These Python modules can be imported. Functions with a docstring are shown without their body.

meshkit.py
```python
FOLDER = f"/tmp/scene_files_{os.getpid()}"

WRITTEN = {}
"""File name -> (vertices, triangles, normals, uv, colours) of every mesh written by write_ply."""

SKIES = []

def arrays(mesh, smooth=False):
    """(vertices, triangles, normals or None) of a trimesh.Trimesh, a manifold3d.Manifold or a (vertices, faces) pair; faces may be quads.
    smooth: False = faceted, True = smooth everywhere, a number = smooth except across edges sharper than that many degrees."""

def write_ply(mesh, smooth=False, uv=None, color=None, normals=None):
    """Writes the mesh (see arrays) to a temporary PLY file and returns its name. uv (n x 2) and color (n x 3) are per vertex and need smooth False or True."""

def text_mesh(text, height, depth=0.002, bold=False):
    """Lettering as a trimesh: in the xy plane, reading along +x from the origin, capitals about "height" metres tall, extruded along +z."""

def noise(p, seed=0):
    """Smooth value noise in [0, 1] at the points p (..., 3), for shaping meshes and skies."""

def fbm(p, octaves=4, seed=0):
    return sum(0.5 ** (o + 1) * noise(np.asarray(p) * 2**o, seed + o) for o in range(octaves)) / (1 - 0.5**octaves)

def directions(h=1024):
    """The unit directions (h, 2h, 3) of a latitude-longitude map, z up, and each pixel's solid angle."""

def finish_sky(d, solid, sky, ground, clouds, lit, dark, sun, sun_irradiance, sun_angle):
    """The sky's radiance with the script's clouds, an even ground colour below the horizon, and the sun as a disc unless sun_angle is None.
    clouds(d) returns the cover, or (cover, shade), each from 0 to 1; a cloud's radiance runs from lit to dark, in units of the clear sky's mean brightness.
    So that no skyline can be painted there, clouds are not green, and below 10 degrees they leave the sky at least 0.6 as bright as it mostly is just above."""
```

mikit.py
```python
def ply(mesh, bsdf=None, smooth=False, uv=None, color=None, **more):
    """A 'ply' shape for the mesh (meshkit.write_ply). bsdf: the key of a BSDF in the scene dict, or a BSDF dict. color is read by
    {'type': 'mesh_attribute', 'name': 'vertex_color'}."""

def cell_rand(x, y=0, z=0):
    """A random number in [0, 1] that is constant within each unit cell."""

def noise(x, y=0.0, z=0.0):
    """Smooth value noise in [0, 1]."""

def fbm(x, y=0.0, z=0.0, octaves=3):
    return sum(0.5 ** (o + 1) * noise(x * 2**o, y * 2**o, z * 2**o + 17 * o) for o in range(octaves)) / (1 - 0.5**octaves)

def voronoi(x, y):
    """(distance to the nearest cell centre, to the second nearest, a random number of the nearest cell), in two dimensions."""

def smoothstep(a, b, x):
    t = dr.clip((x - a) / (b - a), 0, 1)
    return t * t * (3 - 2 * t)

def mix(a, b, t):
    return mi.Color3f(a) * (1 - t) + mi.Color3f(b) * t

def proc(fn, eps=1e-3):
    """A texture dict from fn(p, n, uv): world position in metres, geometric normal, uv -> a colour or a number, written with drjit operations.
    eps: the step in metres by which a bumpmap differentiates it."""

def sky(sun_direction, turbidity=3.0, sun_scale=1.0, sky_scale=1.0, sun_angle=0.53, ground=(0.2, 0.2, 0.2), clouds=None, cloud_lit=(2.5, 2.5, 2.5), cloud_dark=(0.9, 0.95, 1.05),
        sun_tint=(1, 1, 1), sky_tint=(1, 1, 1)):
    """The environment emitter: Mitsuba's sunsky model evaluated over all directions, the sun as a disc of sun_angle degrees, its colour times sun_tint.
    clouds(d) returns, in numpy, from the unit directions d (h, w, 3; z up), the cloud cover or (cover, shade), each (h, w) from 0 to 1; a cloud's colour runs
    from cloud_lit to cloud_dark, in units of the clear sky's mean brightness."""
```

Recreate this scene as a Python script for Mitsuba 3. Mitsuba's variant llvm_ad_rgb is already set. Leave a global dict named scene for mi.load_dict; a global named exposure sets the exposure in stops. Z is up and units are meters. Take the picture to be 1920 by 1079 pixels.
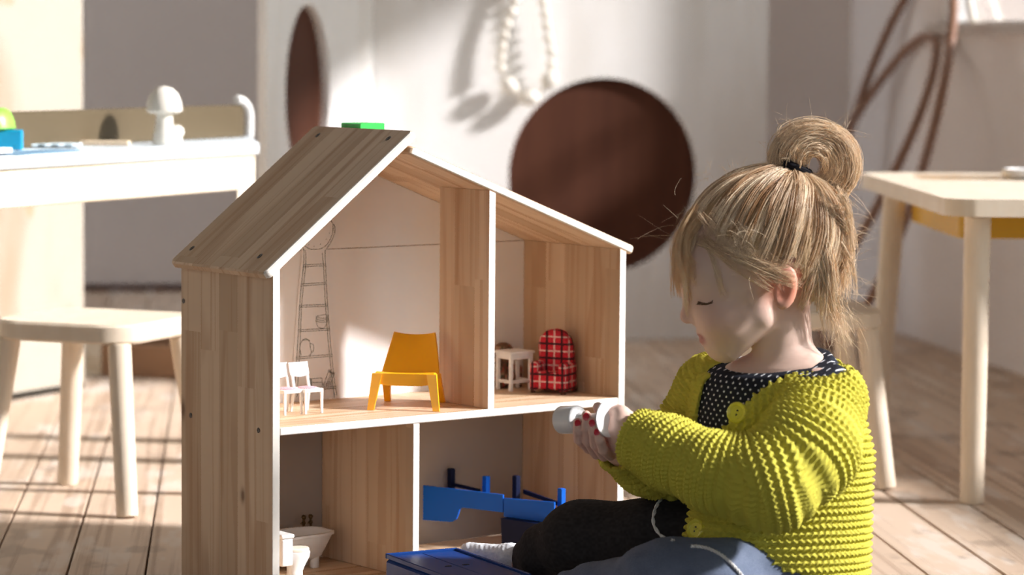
import math, random
import numpy as np
import trimesh
import manifold3d as m3
import mitsuba as mi
import drjit as dr
import mikit
from mikit import noise, fbm, smoothstep, mix, cell_rand
from shapely.geometry import Polygon, Point, LineString

random.seed(7)
RNG = np.random.default_rng(7)
T4 = mi.ScalarTransform4f
scene, labels = {}, {}

# ---------------------------------------------------------------- camera, sky, exposure
CAM_F, CAM_Z, CAM_YAW, CAM_PITCH, CAM_ROLL = 5501.2758, 0.69891, 0.0969453, 0.08392, 0.00836
CAM = np.array([0, 0, CAM_Z])
FW = np.array([math.sin(CAM_YAW)*math.cos(CAM_PITCH), math.cos(CAM_YAW)*math.cos(CAM_PITCH), -math.sin(CAM_PITCH)])
_r = np.array([math.cos(CAM_YAW), -math.sin(CAM_YAW), 0]); _u = np.cross(_r, FW)
RT = _r*math.cos(CAM_ROLL)+_u*math.sin(CAM_ROLL); UP = -_r*math.sin(CAM_ROLL)+_u*math.cos(CAM_ROLL)
scene['camera'] = {'type': 'thinlens', 'fov': 2*math.degrees(math.atan(960/CAM_F)), 'fov_axis': 'x', 'near_clip': 0.05, 'far_clip': 200.0,
                   'aperture_radius': 0.0115, 'focus_distance': 3.62,
                   'to_world': T4().look_at(origin=CAM.tolist(), target=(CAM+FW).tolist(), up=UP.tolist())}
SUN_AZ, SUN_EL = math.radians(-14), math.radians(29)
SUN = [math.cos(SUN_AZ)*math.cos(SUN_EL), math.sin(SUN_AZ)*math.cos(SUN_EL), math.sin(SUN_EL)]
scene['sky'] = mikit.sky(SUN, turbidity=4.0, sun_scale=1.7, sky_scale=3.2, sun_angle=5.0, ground=(0.35, 0.33, 0.3),
                         clouds=lambda d: 0.75+0*d[..., 0], cloud_lit=(1.15, 1.13, 1.08), sun_tint=(0.82, 1.01, 1.52), sky_tint=(0.91, 1.0, 1.11))
exposure = 1.95


def at(u, v, d):
    """The point at distance d along the lens axis that the photograph shows at pixel (u, v)."""
    return CAM + d*(FW + RT*(u-960)/CAM_F - UP*(v-539.5)/CAM_F)


def onz(u, v, z=0.0):
    """The point at height z that the photograph shows at pixel (u, v)."""
    r = at(u, v, 1.0)-CAM
    return CAM+r*(z-CAM_Z)/r[2]


# the doll house's own frame: x along its front, y into its depth, z up
HC, HS = math.cos(0.5684695), math.sin(0.5684695)
HX, HY = -1.9835, -3.00192


def H(x, y, z):
    a, b = x-HX, y-HY
    return np.array([a*HC-b*HS, a*HS+b*HC, z])


HM = np.eye(4); HM[:2, :2] = [[HC, -HS], [HS, HC]]; HM[:3, 3] = H(0, 0, 0)

# ---------------------------------------------------------------- helpers
def tri(m):
    if isinstance(m, m3.Manifold):
        q = m.to_mesh()
        return trimesh.Trimesh(np.array(q.vert_properties[:, :3], float), np.array(q.tri_verts), process=False)
    return m


def cat(*ms):
    out = []
    for m in ms:
        out += [tri(x) for x in m] if isinstance(m, (list, tuple)) else [tri(m)]
    return trimesh.util.concatenate(out)


def xf(m, M):
    m = tri(m).copy(); m.apply_transform(M); return m


def mv(m, x, y, z, rz=0.0, rx=0.0, ry=0.0, s=1.0):
    M = trimesh.transformations.compose_matrix(scale=[s]*3 if np.isscalar(s) else s, angles=(rx, ry, rz), translate=(x, y, z))
    return xf(m, M)


def frame(o, x, y, z=(0, 0, 1)):
    M = np.eye(4); M[:3, 0], M[:3, 1], M[:3, 2], M[:3, 3] = x, y, z, o
    return M


def hull(p):
    return tri(m3.Manifold.hull_points(np.asarray(p, float)))


def rbox(x0, x1, y0, y1, z0, z1, b=0.001):
    P = []
    for x, sx in ((x0, 1), (x1, -1)):
        for y, sy in ((y0, 1), (y1, -1)):
            for z, sz in ((z0, 1), (z1, -1)):
                P += [(x, y+sy*b, z+sz*b), (x+sx*b, y, z+sz*b), (x+sx*b, y+sy*b, z)]
    return hull(P)


def rrect(x0, x1, y0, y1, r, n=8):
    return Polygon([(x0+r, y0+r), (x1-r, y0+r), (x1-r, y1-r), (x0+r, y1-r)]).buffer(r, quad_segs=n)


def slab(poly, z0, z1, b=0.0015):
    """A convex outline made solid, with chamfered rims."""
    a = np.array(poly.exterior.coords)[:-1]; i = np.array(poly.buffer(-b, join_style=2).exterior.coords)[:-1]
    P = [np.c_[a, np.full(len(a), z)] for z in (z0+b, z1-b)] + [np.c_[i, np.full(len(i), z)] for z in (z0, z1)]
    return hull(np.vstack(P))


def prism(poly, z0, z1):
    m = trimesh.creation.extrude_polygon(poly, z1-z0, engine='earcut'); m.apply_translation([0, 0, z0]); return m


def prism_xz(pts, y0, y1):
    """An outline in the xz plane made solid from y0 to y1."""
    m = prism(Polygon(pts), 0, y1-y0)
    return xf(m, frame((0, y1, 0), (1, 0, 0), (0, 0, 1), (0, -1, 0)))


def lathe(prof, n=32):
    return trimesh.creation.revolve(np.asarray(prof, float), sections=n)


def basis(t):
    t = t/np.linalg.norm(t); a = np.cross(t, [0, 0, 1.0] if abs(t[2]) < 0.9 else [1.0, 0, 0]); a /= np.linalg.norm(a)
    return a, np.cross(t, a), t


def along(m, a, b):
    """A mesh built along +z from the origin, moved to start at a and point towards b."""
    a, b = np.asarray(a, float), np.asarray(b, float); x, y, z = basis(b-a)
    return xf(m, frame(a, x, y, z))


def rod(a, b, r0, r1=None, n=16, cap=0.0):
    L = np.linalg.norm(np.asarray(b, float)-np.asarray(a, float)); r1 = r0 if r1 is None else r1; c = cap
    prof = [(0, 0), (r0-c, 0), (r0, c), (r1, L-c), (r1-c, L), (0, L)] if c else [(0, 0), (r0, 0), (r1, L), (0, L)]
    return along(lathe(prof, n), a, b)


def tube(pts, r, n=8, closed=False):
    p = np.asarray(pts, float); N = len(p)
    t = (np.roll(p, -1, 0)-np.roll(p, 1, 0)) if closed else np.gradient(p, axis=0)
    t /= np.linalg.norm(t, axis=1, keepdims=True)+1e-12
    a = np.zeros_like(p); a[0] = basis(t[0])[0]
    for i in range(1, N):
        a[i] = a[i-1]-t[i]*(a[i-1]@t[i]); a[i] /= np.linalg.norm(a[i])+1e-12
    b = np.cross(t, a); ang = np.arange(n)*2*np.pi/n
    rr = np.broadcast_to(r, (N,))[:, None, None]
    v = p[:, None]+rr*(np.cos(ang)[None, :, None]*a[:, None]+np.sin(ang)[None, :, None]*b[:, None])
    i, j = np.meshgrid(np.arange(N if closed else N-1), np.arange(n), indexing='ij'); i2 = (i+1) % N; j2 = (j+1) % n
    q = np.stack([i*n+j, i*n+j2, i2*n+j2, i2*n+j], -1).reshape(-1, 4)
    f = np.vstack([q[:, [0, 1, 2]], q[:, [0, 2, 3]]]); v = v.reshape(-1, 3)
    if not closed:
        v = np.vstack([v, p[0], p[-1]]); k = np.arange(n)
        f = np.vstack([f, np.c_[k, np.full(n, N*n), (k+1) % n][:, [1, 0, 2]][:, [0, 2, 1]], np.c_[(N-1)*n+k, (N-1)*n+(k+1) % n, np.full(n, N*n+1)]])
    return trimesh.Trimesh(v, f, process=False)


def spline(pts, n=40):
    from scipy.interpolate import CubicSpline
    p = np.asarray(pts, float); s = np.r_[0, np.cumsum(np.linalg.norm(np.diff(p, axis=0), axis=1))]
    return CubicSpline(s, p)(np.linspace(0, s[-1], n))


def key(name):
    if name not in scene and name not in labels: return name
    k = 1
    while f'{name}_{k:03d}' in scene or f'{name}_{k:03d}' in labels: k += 1
    return f'{name}_{k:03d}'


def say(k, label=None, cat=None, group=None, kind=None):
    e = {a: b for a, b in (('label', label), ('category', cat), ('group', group), ('kind', kind)) if b}
    if e: labels[k] = e
    return k


def put(name, mesh, mat, label=None, cat=None, group=None, kind=None, smooth=30, **kw):
    k = key(name); scene[k] = mikit.ply(tri(mesh), mat, smooth, **kw)
    return say(k, label, cat, group, kind)


def part(parent, name, mesh, mat, label=None, smooth=30, kind=None, **kw):
    return put(parent+'__'+name, mesh, mat, label=label, kind=kind, smooth=smooth, **kw)


def thing(name, label, cat, group=None):
    return say(key(name), label, cat, group)


def struct(name, mesh, mat, smooth=False, **kw):
    return put(name, mesh, mat, kind='structure', smooth=smooth, **kw)


# ---------------------------------------------------------------- materials
def rgb(*c): return {'type': 'rgb', 'value': list(c)}
def lin(r, g, b): return [((x/255+0.055)/1.055)**2.4 if x > 10 else x/255/12.92 for x in (r, g, b)]


def mat(name, color, rough=0.6, spec=0.35, bump=None, scale=1.0, **kw):
    b = {'type': 'principled', 'base_color': color if isinstance(color, dict) else rgb(*color), 'roughness': rough, 'specular': spec, **kw}
    if bump is not None: b = {'type': 'bumpmap', 'arbitrary': bump, 'scale': scale, 'bsdf': b}
    scene[name] = {'type': 'twosided', 'bsdf': b}
    return name


def local(p):
    x, y = p.x-HM[0, 3], p.y-HM[1, 3]
    return x*HC+y*HS, -x*HS+y*HC, p.z


def house_wood(p, n, uv):
    x, y, z = local(p)
    flat = dr.abs(n.z) > 0.45
    g = dr.select(flat, x, z); a = dr.select(flat, y, y+x*3.1)
    w = 0.043
    st = dr.floor((a+0.006)/w); g2 = g+cell_rand(st, 3)*0.9
    seg = dr.floor(g2/0.33); r = cell_rand(st, seg, 5)
    ring = fbm(a*150+r*40+0.6*noise(g*9, a*30), g*3.0+r*9, 2.0, 3)
    fig = noise(a*60+2.5*noise(g*6+r*7, a*14), g*5+r*20)
    c = mix((0.49, 0.345, 0.222), (0.645, 0.49, 0.345), r)
    c = mix(c, mi.Color3f(0.40, 0.215, 0.10), 0.55*smoothstep(0.5, 0.78, ring)*(0.45+0.55*fig))
    c = mix(c, mi.Color3f(0.36, 0.185, 0.085), 0.35*smoothstep(0.62, 0.82, fig))
    kx, kz = (y-0.068)/0.0045, (z-0.128)/0.0085; kx2, kz2 = (y-0.209)/0.005, (z-0.222)/0.012   # knots on the left side board
    knot = dr.select((x < 0.001) & ~flat, dr.exp(-(kx*kx+kz*kz))+dr.exp(-(kx2*kx2+kz2*kz2)), 0.0)
    c = mix(c, mi.Color3f(0.16, 0.075, 0.035), dr.minimum(0.8, knot))
    edge = (y < 0.0012) & (dr.abs(n.z) < 0.9)  # pale colour imitates sunlight on the front edges of the pine boards
    return dr.select(edge, mi.Color3f(0.80, 0.765, 0.70)*(0.94+0.06*noise(x*200, z*90)), c)


def floor_wood(p, n, uv):
    k = dr.floor((p.x+0.107)/0.1028); r = cell_rand(k, 2); s = p.x*1.0
    ring = fbm(s*95+1.6*noise(p.y*1.6+r*30, s*12), p.y*1.3+r*50, r*10, 4)
    c = mix((0.50, 0.375, 0.275), (0.63, 0.50, 0.39), 0.6*r+0.4*noise(p.x*9, p.y*2.2))
    c = mix(c, mi.Color3f(0.32, 0.21, 0.14), 0.6*smoothstep(0.5, 0.72, ring))
    wear = fbm(p.x*26, p.y*7, 3.0, 4)
    c = mix(c, mi.Color3f(0.70, 0.64, 0.58), 0.5*smoothstep(0.54, 0.76, wear))
    stain = fbm(p.x*17+30, p.y*9, 8.0, 4)
    c = mix(c, mi.Color3f(0.17, 0.12, 0.09), 0.35*smoothstep(0.62, 0.78, stain))
    return c


def pine(p, n, uv):
    ring = fbm(p.z*55+p.x*7+1.5*noise(p.x*5, p.y*5, p.z*9), p.x*2.5, p.y*2.5, 3)
    c = mix((0.80, 0.715, 0.58), (0.70, 0.58, 0.42), smoothstep(0.42, 0.75, ring))
    k = noise(p.x*9.3+3.7, p.y*9.1, p.z*21+1.0)
    return mix(c, mi.Color3f(0.36, 0.21, 0.15), 0.7*smoothstep(0.86, 0.95, k))


def beech(p, n, uv):
    g = fbm(p.x*60, p.y*60, p.z*9, 3)
    return mix((0.79, 0.70, 0.58), (0.69, 0.57, 0.43), g)


def plywood(p, n, uv):
    a = p.y*1.2+p.x*0.8
    g = fbm(a*7+2.5*noise(a*2.2, p.z*1.5), p.z*2.4, 1.0, 4)
    c = mix((0.46, 0.415, 0.345), (0.37, 0.295, 0.21), smoothstep(0.45, 0.75, g))
    k = noise(a*12+5, p.z*10+2.3)
    return mix(c, mi.Color3f(0.42, 0.29, 0.16), 0.6*smoothstep(0.87, 0.95, k))


def plaster(p, n, uv):
    return mi.Color3f(0.72, 0.655, 0.615)*(0.93+0.14*fbm(p.x*2.1, p.y*2.1, p.z*2.1, 3))


def whitewash(p, n, uv):
    g = fbm(p.x*9+p.y*9, p.z*2.2, 2.0, 4)
    return mix((0.80, 0.79, 0.775), (0.75, 0.73, 0.70), smoothstep(0.45, 0.75, g))


def brown_board(p, n, uv):
    g = fbm((p.x+p.y)*45, p.z*2.2, 0.0, 4)
    return mix((0.056, 0.018, 0.010), (0.094, 0.034, 0.018), g)


mat('house_wood', mikit.proc(house_wood), 0.5, 0.3)
mat('floor_wood', mikit.proc(floor_wood), 0.55, 0.3)
mat('pine', mikit.proc(pine), 0.5, 0.3)
mat('beech', mikit.proc(beech), 0.45, 0.35)
mat('plywood', mikit.proc(plywood), 0.55, 0.3)
mat('plaster', mikit.proc(plaster), 0.9, 0.1)
mat('dark_ceiling', (0.30, 0.26, 0.22), 0.8, 0.1)  # unseen ceiling darkened to weaken light on the doll house roof
mat('whitewash', mikit.proc(whitewash), 0.7, 0.2)
mat('brown_board', mikit.proc(brown_board), 0.7, 0.15)
mat('dark_gap', (0.03, 0.025, 0.02), 0.9, 0.1)
mat('sill_paint', (0.50, 0.44, 0.40), 0.6, 0.3)
mat('white_paint', (0.80, 0.80, 0.79), 0.4, 0.4)
mat('desk_white', (0.68, 0.76, 0.82), 0.35, 0.5)
mat('bead_wood', (0.82, 0.78, 0.70), 0.5, 0.3)
mat('cord', (0.55, 0.47, 0.38), 0.8, 0.2)
mat('hoop_cane', (0.24, 0.115, 0.065), 0.25, 0.6, clearcoat=0.7)
mat('screw_metal', (0.09, 0.08, 0.075), 0.35, 0.6, metallic=0.8)
mat('back_card', (0.80, 0.775, 0.755), 0.8, 0.15)
mat('yellow_plastic', (0.62, 0.36, 0.02), 0.4, 0.4)
mat('backdrop_tone', (0.17, 0.235, 0.285), 0.9, 0.1)
scene['window_glass'] = {'type': 'thindielectric'}

# ---------------------------------------------------------------- the room
def wall_x(y): return 1.612-0.066*(y-7.09)
def wall_piece(y0, y1, z0, z1, inner=0.0, thick=0.22):
    return prism(Polygon([(wall_x(y0)+inner, y0), (wall_x(y0)+thick, y0), (wall_x(y1)+thick, y1), (wall_x(y1)+inner, y1)]), z0, z1)


struct('floor', cat(rbox(-2.6, 2.3, -1.5, 8.2, -0.06, -0.022, 0.001)), 'dark_gap')
PW, P0 = 0.1028, -0.107
for k in range(-22, 19):
    x0 = P0+k*PW
    w = 0.0011+0.0009*((k*7) % 3)/2
    if x0 > 1.75 or x0+PW < -2.4: continue
    if -13 <= k: part('floor', 'plank', rbox(x0+w, x0+PW-w, 3.25, 8.14, -0.022, -0.0003*((k*5) % 3), 0.0012), 'floor_wood', smooth=False)  # planks stop short; bare dark base in front added to absorb sun bounce
struct('wall_right', cat(wall_piece(-1.5, 2.3, 0, 2.7), wall_piece(2.3, 4.45, 0, 0.42), wall_piece(4.45, 5.5, 0, 0.68), wall_piece(2.3, 5.5, 2.55, 2.7), wall_piece(5.5, 5.75, 0, 2.7),
       wall_piece(5.75, 6.66, 0, 0.722, 0, .05), wall_piece(5.75, 6.66, 1.47, 2.7, 0, .05), wall_piece(6.66, 8.15, 0, 2.7)), 'plaster')  # off-view openings, sills and pier shaped to place the sun in the room
struct('wall_back', rbox(-2.6, 1.7, 8.15, 8.3, 0, 2.7), 'plaster')
struct('wall_corner', rbox(1.15, 1.66, 7.43, 8.15, 0, 2.7, 0.004), 'plaster')
struct('wall_left', cat(rbox(-2.75, -2.6, -1.5, 5.4, 0, 2.7), rbox(-2.75, -2.6, 5.4, 8.0, 0, .3), rbox(-2.75, -2.6, 5.4, 8.0, 2.6, 2.7), rbox(-2.75, -2.6, 8.0, 8.3, 0, 2.7)), 'plaster')
struct('wall_front', cat(rbox(-2.75, 2.4, -1.65, -1.5, 1.75, 2.7), rbox(-2.75, 2.4, -1.65, -1.5, 0, .3)), 'plaster')  # unseen wall; low opening shaped to light faces turned to the camera
struct('ceiling', cat(rbox(-2.75, 2.5, -1.5, 6.3, 2.7, 2.8), rbox(0.1, 2.5, 6.3, 8.3, 2.7, 2.8), rbox(-2.75, .1, 8.0, 8.3, 2.7, 2.8)), 'dark_ceiling')  # gap at the back left added to let sky light onto the back wall
struct('baseboard_back', rbox(-2.6, 1.15, 8.132, 8.15, 0, 0.018, 0.003), 'brown_board')
w1 = say('window_1', kind='structure')
part(w1, 'frame', cat(wall_piece(5.75, 5.80, 0.745, 1.47, 0.005, 0.04), wall_piece(6.61, 6.66, 0.745, 1.47, 0.005, 0.04), wall_piece(5.8, 6.61, 1.42, 1.47, 0.005, 0.04),
                      wall_piece(5.8, 6.61, 0.745, 0.752, 0.005, 0.04)), 'white_paint')
part(w1, 'pane', wall_piece(5.80, 6.61, 0.752, 1.42, 0.02, 0.0201), 'window_glass')
part(w1, 'sill', wall_piece(5.70, 6.70, 0.722, 0.745, -0.03, 0.05), 'sill_paint')
put('sky_backdrop', cat(rbox(6, 26, 40, 46, 0, 6, 0.02)), 'backdrop_tone', 'added blue-grey backdrop in place of sky outside the window', 'backdrop')  # added backdrop dulls the view so the window does not blow out

# plywood board standing at the left, screens with round cut-outs
dl = np.array([.553, .833, 0]); nl = np.array([.833, -.553, 0])
M = frame((-0.2853, 5.8818, 0), -dl, nl)   # x: from the visible edge towards the left, y: towards the room
bd = thing('plywood_board', 'tall knotty plywood board standing upright at the far left behind the desk', 'board')
part(bd, 'sheet', xf(rbox(0, 1.5, -0.02, 0, 0.012, 1.75, 0.001), M), 'plywood')
part(bd, 'bottom_strip', xf(rbox(0.004, 1.5, -0.024, 0.003, 0, 0.012, 0.001), M), 'dark_gap', 'dark strip under the plywood')  # thin dark strip along the foot of the sheet


def screen(name, label, o, d, L, cx, cz, r, mat_, xl=0.0, ry=None):
    from shapely import affinity
    disc = lambda g: affinity.scale(Point(cx, cz).buffer(1.0, quad_segs=32), r+g, (ry or r)+g, origin=(cx, cz))
    d = np.array([*d, 0.0]); nrm = np.array([d[1], -d[0], 0])
    M = frame((*o, 0), d, (0, 0, 1), nrm)
    t = thing(name, label, 'screen')
    face = Polygon([(xl, 0.004), (L, 0.004), (L, 1.6), (xl, 1.6)]).difference(disc(0))
    part(t, 'panel', xf(prism(face, -0.018, 0), M), mat_)
    part(t, 'brown_disc', xf(prism(disc(.03), -0.03, -0.0181), M), 'brown_board', 'dark brown board behind the round cut-out')
    return M


MR = screen('round_hole_screen', 'white wooden screen with large round brown cut-out behind the doll house', (0.329, 6.686), (.9901, .1400), 0.9425, 0.546, 0.388, 0.2275, 'whitewash')
dw = np.array([.34, .9404]); WP = np.array([.327, 6.682])
def wing_t(u):
    k = math.tan(CAM_YAW+math.atan((u-960)/CAM_F)); return (WP[0]-k*WP[1])/(dw[0]-k*dw[1])
LW, t0_, t1_ = wing_t(497), wing_t(533), wing_t(616)
MWg = screen('round_hole_screen', 'narrow side screen with tall brown oval opening, seen nearly edge-on', WP-LW*dw, dw, LW, LW-(t0_+t1_)/2, 0.585, (t0_-t1_)/2, 'whitewash', ry=0.187)
B = np.array([[0.6518, 6.6966, 0.7921], [0.6434, 6.6954, 0.7653], [0.6337, 6.694, 0.7385], [0.6277, 6.6932, 0.7118], [0.623, 6.6925, 0.6851], [0.6207, 6.6922, 0.6608], [0.6197, 6.6921, 0.6377],
              [0.6411, 6.6951, 0.5952], [0.6886, 6.7018, 0.5686], [0.7344, 6.7083, 0.6103], [0.7379, 6.7088, 0.6445], [0.7363, 6.7085, 0.6762], [0.731, 6.7078, 0.7054], [0.727, 6.7072, 0.7346],
              [0.723, 6.7067, 0.7613], [0.7178, 6.7059, 0.788]])
top = [B[0]+(B[0]-B[1])*k for k in range(6, 0, -1)]; top2 = [B[-1]+(B[-1]-B[-2])*k for k in range(1, 7)]
top = [t+np.array([0.006*(i < 6)*(6-i)/6*3, 0, 0]) for i, t in enumerate(top)]
allb = top+list(B)+top2
bn = thing('bead_garland', 'string of pale wooden beads hanging against the white screen', 'garland')
for i, b in enumerate(allb):
    big = 13 <= i <= 15
    if big:
        t = allb[i+1]-allb[i-1]
        m = mv(trimesh.creation.icosphere(3), 0, 0, 0, s=(0.0185, 0.0185, 0.0235))
        m = xf(m, frame(b, *basis(t)))
    else:
        m = mv(trimesh.creation.icosphere(2), *b, s=0.0118)
    part(bn, 'bead', m, 'bead_wood', smooth=True)
part(bn, 'string', tube(spline(allb, 120), 0.0025, 6), 'cord', smooth=True)
for k_, (c, R, yw, tl) in enumerate((((1.4962, 6.6282, 0.438), 0.4546, 0.0223, 0.2719), ((1.4384, 6.7122, 0.3550), 0.3982, 0.0293, 0.4713))):
    e1 = np.array([math.sin(yw), math.cos(yw), 0]); nr = np.array([math.cos(yw), -math.sin(yw), 0]); e2 = math.cos(tl)*np.array([0, 0, 1])+math.sin(tl)*nr
    t = np.linspace(0, 2*np.pi, 97)[:-1]
    put('cane_hoop', tube(np.array(c)+np.array([0, 0, 0.01])+R*(np.cos(t)[:, None]*e1+np.sin(t)[:, None]*e2), 0.0105, 12, True), 'hoop_cane',
        ['large glossy brown hoop leaning against the wall under the window', 'smaller brown hoop leaning inside the larger hoop by the window'][k_], 'hoop', 'brown hoops against the wall', smooth=True)
put('leaning_rod', rod((1.645, 6.40, 0.748), (1.645, 6.56, 0.93), 0.008, n=12), 'bead_wood', 'pale rod leaning in the window above the sill', 'rod')

# ---------------------------------------------------------------- left desk, stool and what lies on them
ZT = 0.53
A_, B_ = onz(0, 293, ZT)[:2], onz(486, 267, ZT)[:2]
df = (B_-A_)/np.linalg.norm(B_-A_); dn = np.array([-df[1], df[0]])
A2 = A_-df*0.45; back = np.array([-0.03, 1.0]); E_ = 0.30
dk = thing('desk', 'pale pine desk with white top and raised pine back ledge at the left', 'desk')
top_poly = Polygon([A2, B_, B_+back*E_, A2+back*E_]).buffer(-0.006).buffer(0.006)
part(dk, 'top', slab(top_poly, ZT-0.02, ZT, 0.003), 'desk_white')
Md = frame((*B_, 0), [*(-df), 0], [*dn, 0])   # x: along the front edge to the left, y: to the back
Md[:3, 2] = (0, 0, 1)
def D(x, y, z): return B_[0]-df[0]*x+back[0]*y, B_[1]-df[1]*x+back[1]*y, z
def dbox(x0, x1, y0, y1, z0, z1, b=0.002):
    c = [D(x, y, 0)[:2] for x, y in ((x0, y0), (x1, y0), (x1, y1), (x0, y1))]
    return slab(Polygon(c), z0, z1, b)
part(dk, 'apron', dbox(0.05, 1.15, 0.012, 0.03, ZT-0.076, ZT-0.021), 'pine', 'broad front rail with a reddish knot')
mat('shaded_pine', (0.105, 0.078, 0.043), 0.6, 0.25)  # dark olive tone stands in for shade on the pine ledge
part(dk, 'ledge', dbox(0.03, 1.15, 0.262, 0.278, ZT+0.001, ZT+0.056), 'shaded_pine', 'back ledge with its shade painted olive brown')
part(dk, 'leg', dbox(0.012, 0.05, 0.01, 0.04, 0, ZT-0.021), 'pine')
part(dk, 'leg', dbox(0.012, 0.05, 0.255, 0.29, 0, ZT-0.021), 'pine')
hk = [D(0.012, 0.26, ZT+0.002), D(0.012, 0.26, ZT+0.03), D(0.016, 0.26, ZT+0.048), D(0.03, 0.26, ZT+0.060), D(0.055, 0.26, ZT+0.0645)]
part(dk, 'hook', tube(spline(hk, 20), np.linspace(0.008, 0.0075, 20), 12), 'white_paint', 'white curved rail end')

def deskp(u, v, dz=0.0): return onz(u, v, ZT+dz)


# things on the desk
o = deskp(308, 272)
mu = thing('wooden_mushroom', 'pale turned wooden mushroom standing on the desk', 'toy mushroom')
part(mu, 'stem', mv(lathe([(0, 0), (.017, 0), (.019, .003), (.0175, .016), (.0135, .035), (.0125, .056), (0, .056)], 24), *o), 'bead_wood', smooth=40)
part(mu, 'cap', mv(lathe([(0, .050), (.022, .050), (.0285, .054), (.0275, .067), (.022, .081), (.013, .090), (0, .0935)], 28), *o), 'bead_wood', smooth=40)
o = deskp(331, 271)
put('small_wooden_knob', mv(lathe([(0, 0), (.011, 0), (.0085, .010), (.009, .013), (.0125, .018), (.011, .025), (.006, .030), (0, .031)], 20), *o), 'bead_wood',
    'small pale wooden knob beside the foot of the wooden mushroom', 'toy mushroom', smooth=40)
mat('green_plastic', (0.26, 0.62, 0.07), 0.35, 0.5)
mat('teal_plastic', (0.0, 0.28, 0.50), 0.4, 0.5)
mat('blue_paper', (0.16, 0.29, 0.42), 0.6, 0.3)
mat('white_paper', (0.82, 0.83, 0.84), 0.8, 0.2)
mat('scallop_paper', (0.55, 0.66, 0.72), 0.7, 0.2)
mat('kraft_card', (0.62, 0.50, 0.36), 0.8, 0.2)
o = deskp(-20, 281)
put('storage_box', mv(slab(rrect(-.05, .050, -.022, .022, .005), .0004, .030, .002), *o, .05), 'teal_plastic', 'teal blue flat box at the left end of the desk', 'box')
cup = lathe([(0, .0305), (.033, .0305), (.039, .033), (.037, .045), (.031, .058), (.024, .0625), (0, .064)], 32)
put('bowl', mv(cup, *o), 'green_plastic', 'bright green bowl turned upside down on the teal box', 'bowl', smooth=40)
DA = math.atan2(df[1], df[0])
o = deskp(62, 287)
put('paper_sheet', mv(slab(rrect(-.10, .10, -.027, .027, .02), 0.0006, .0022, .0003), *o, DA+.05), 'blue_paper', 'blue sheet lying on the desk near its front edge', 'paper')
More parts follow.
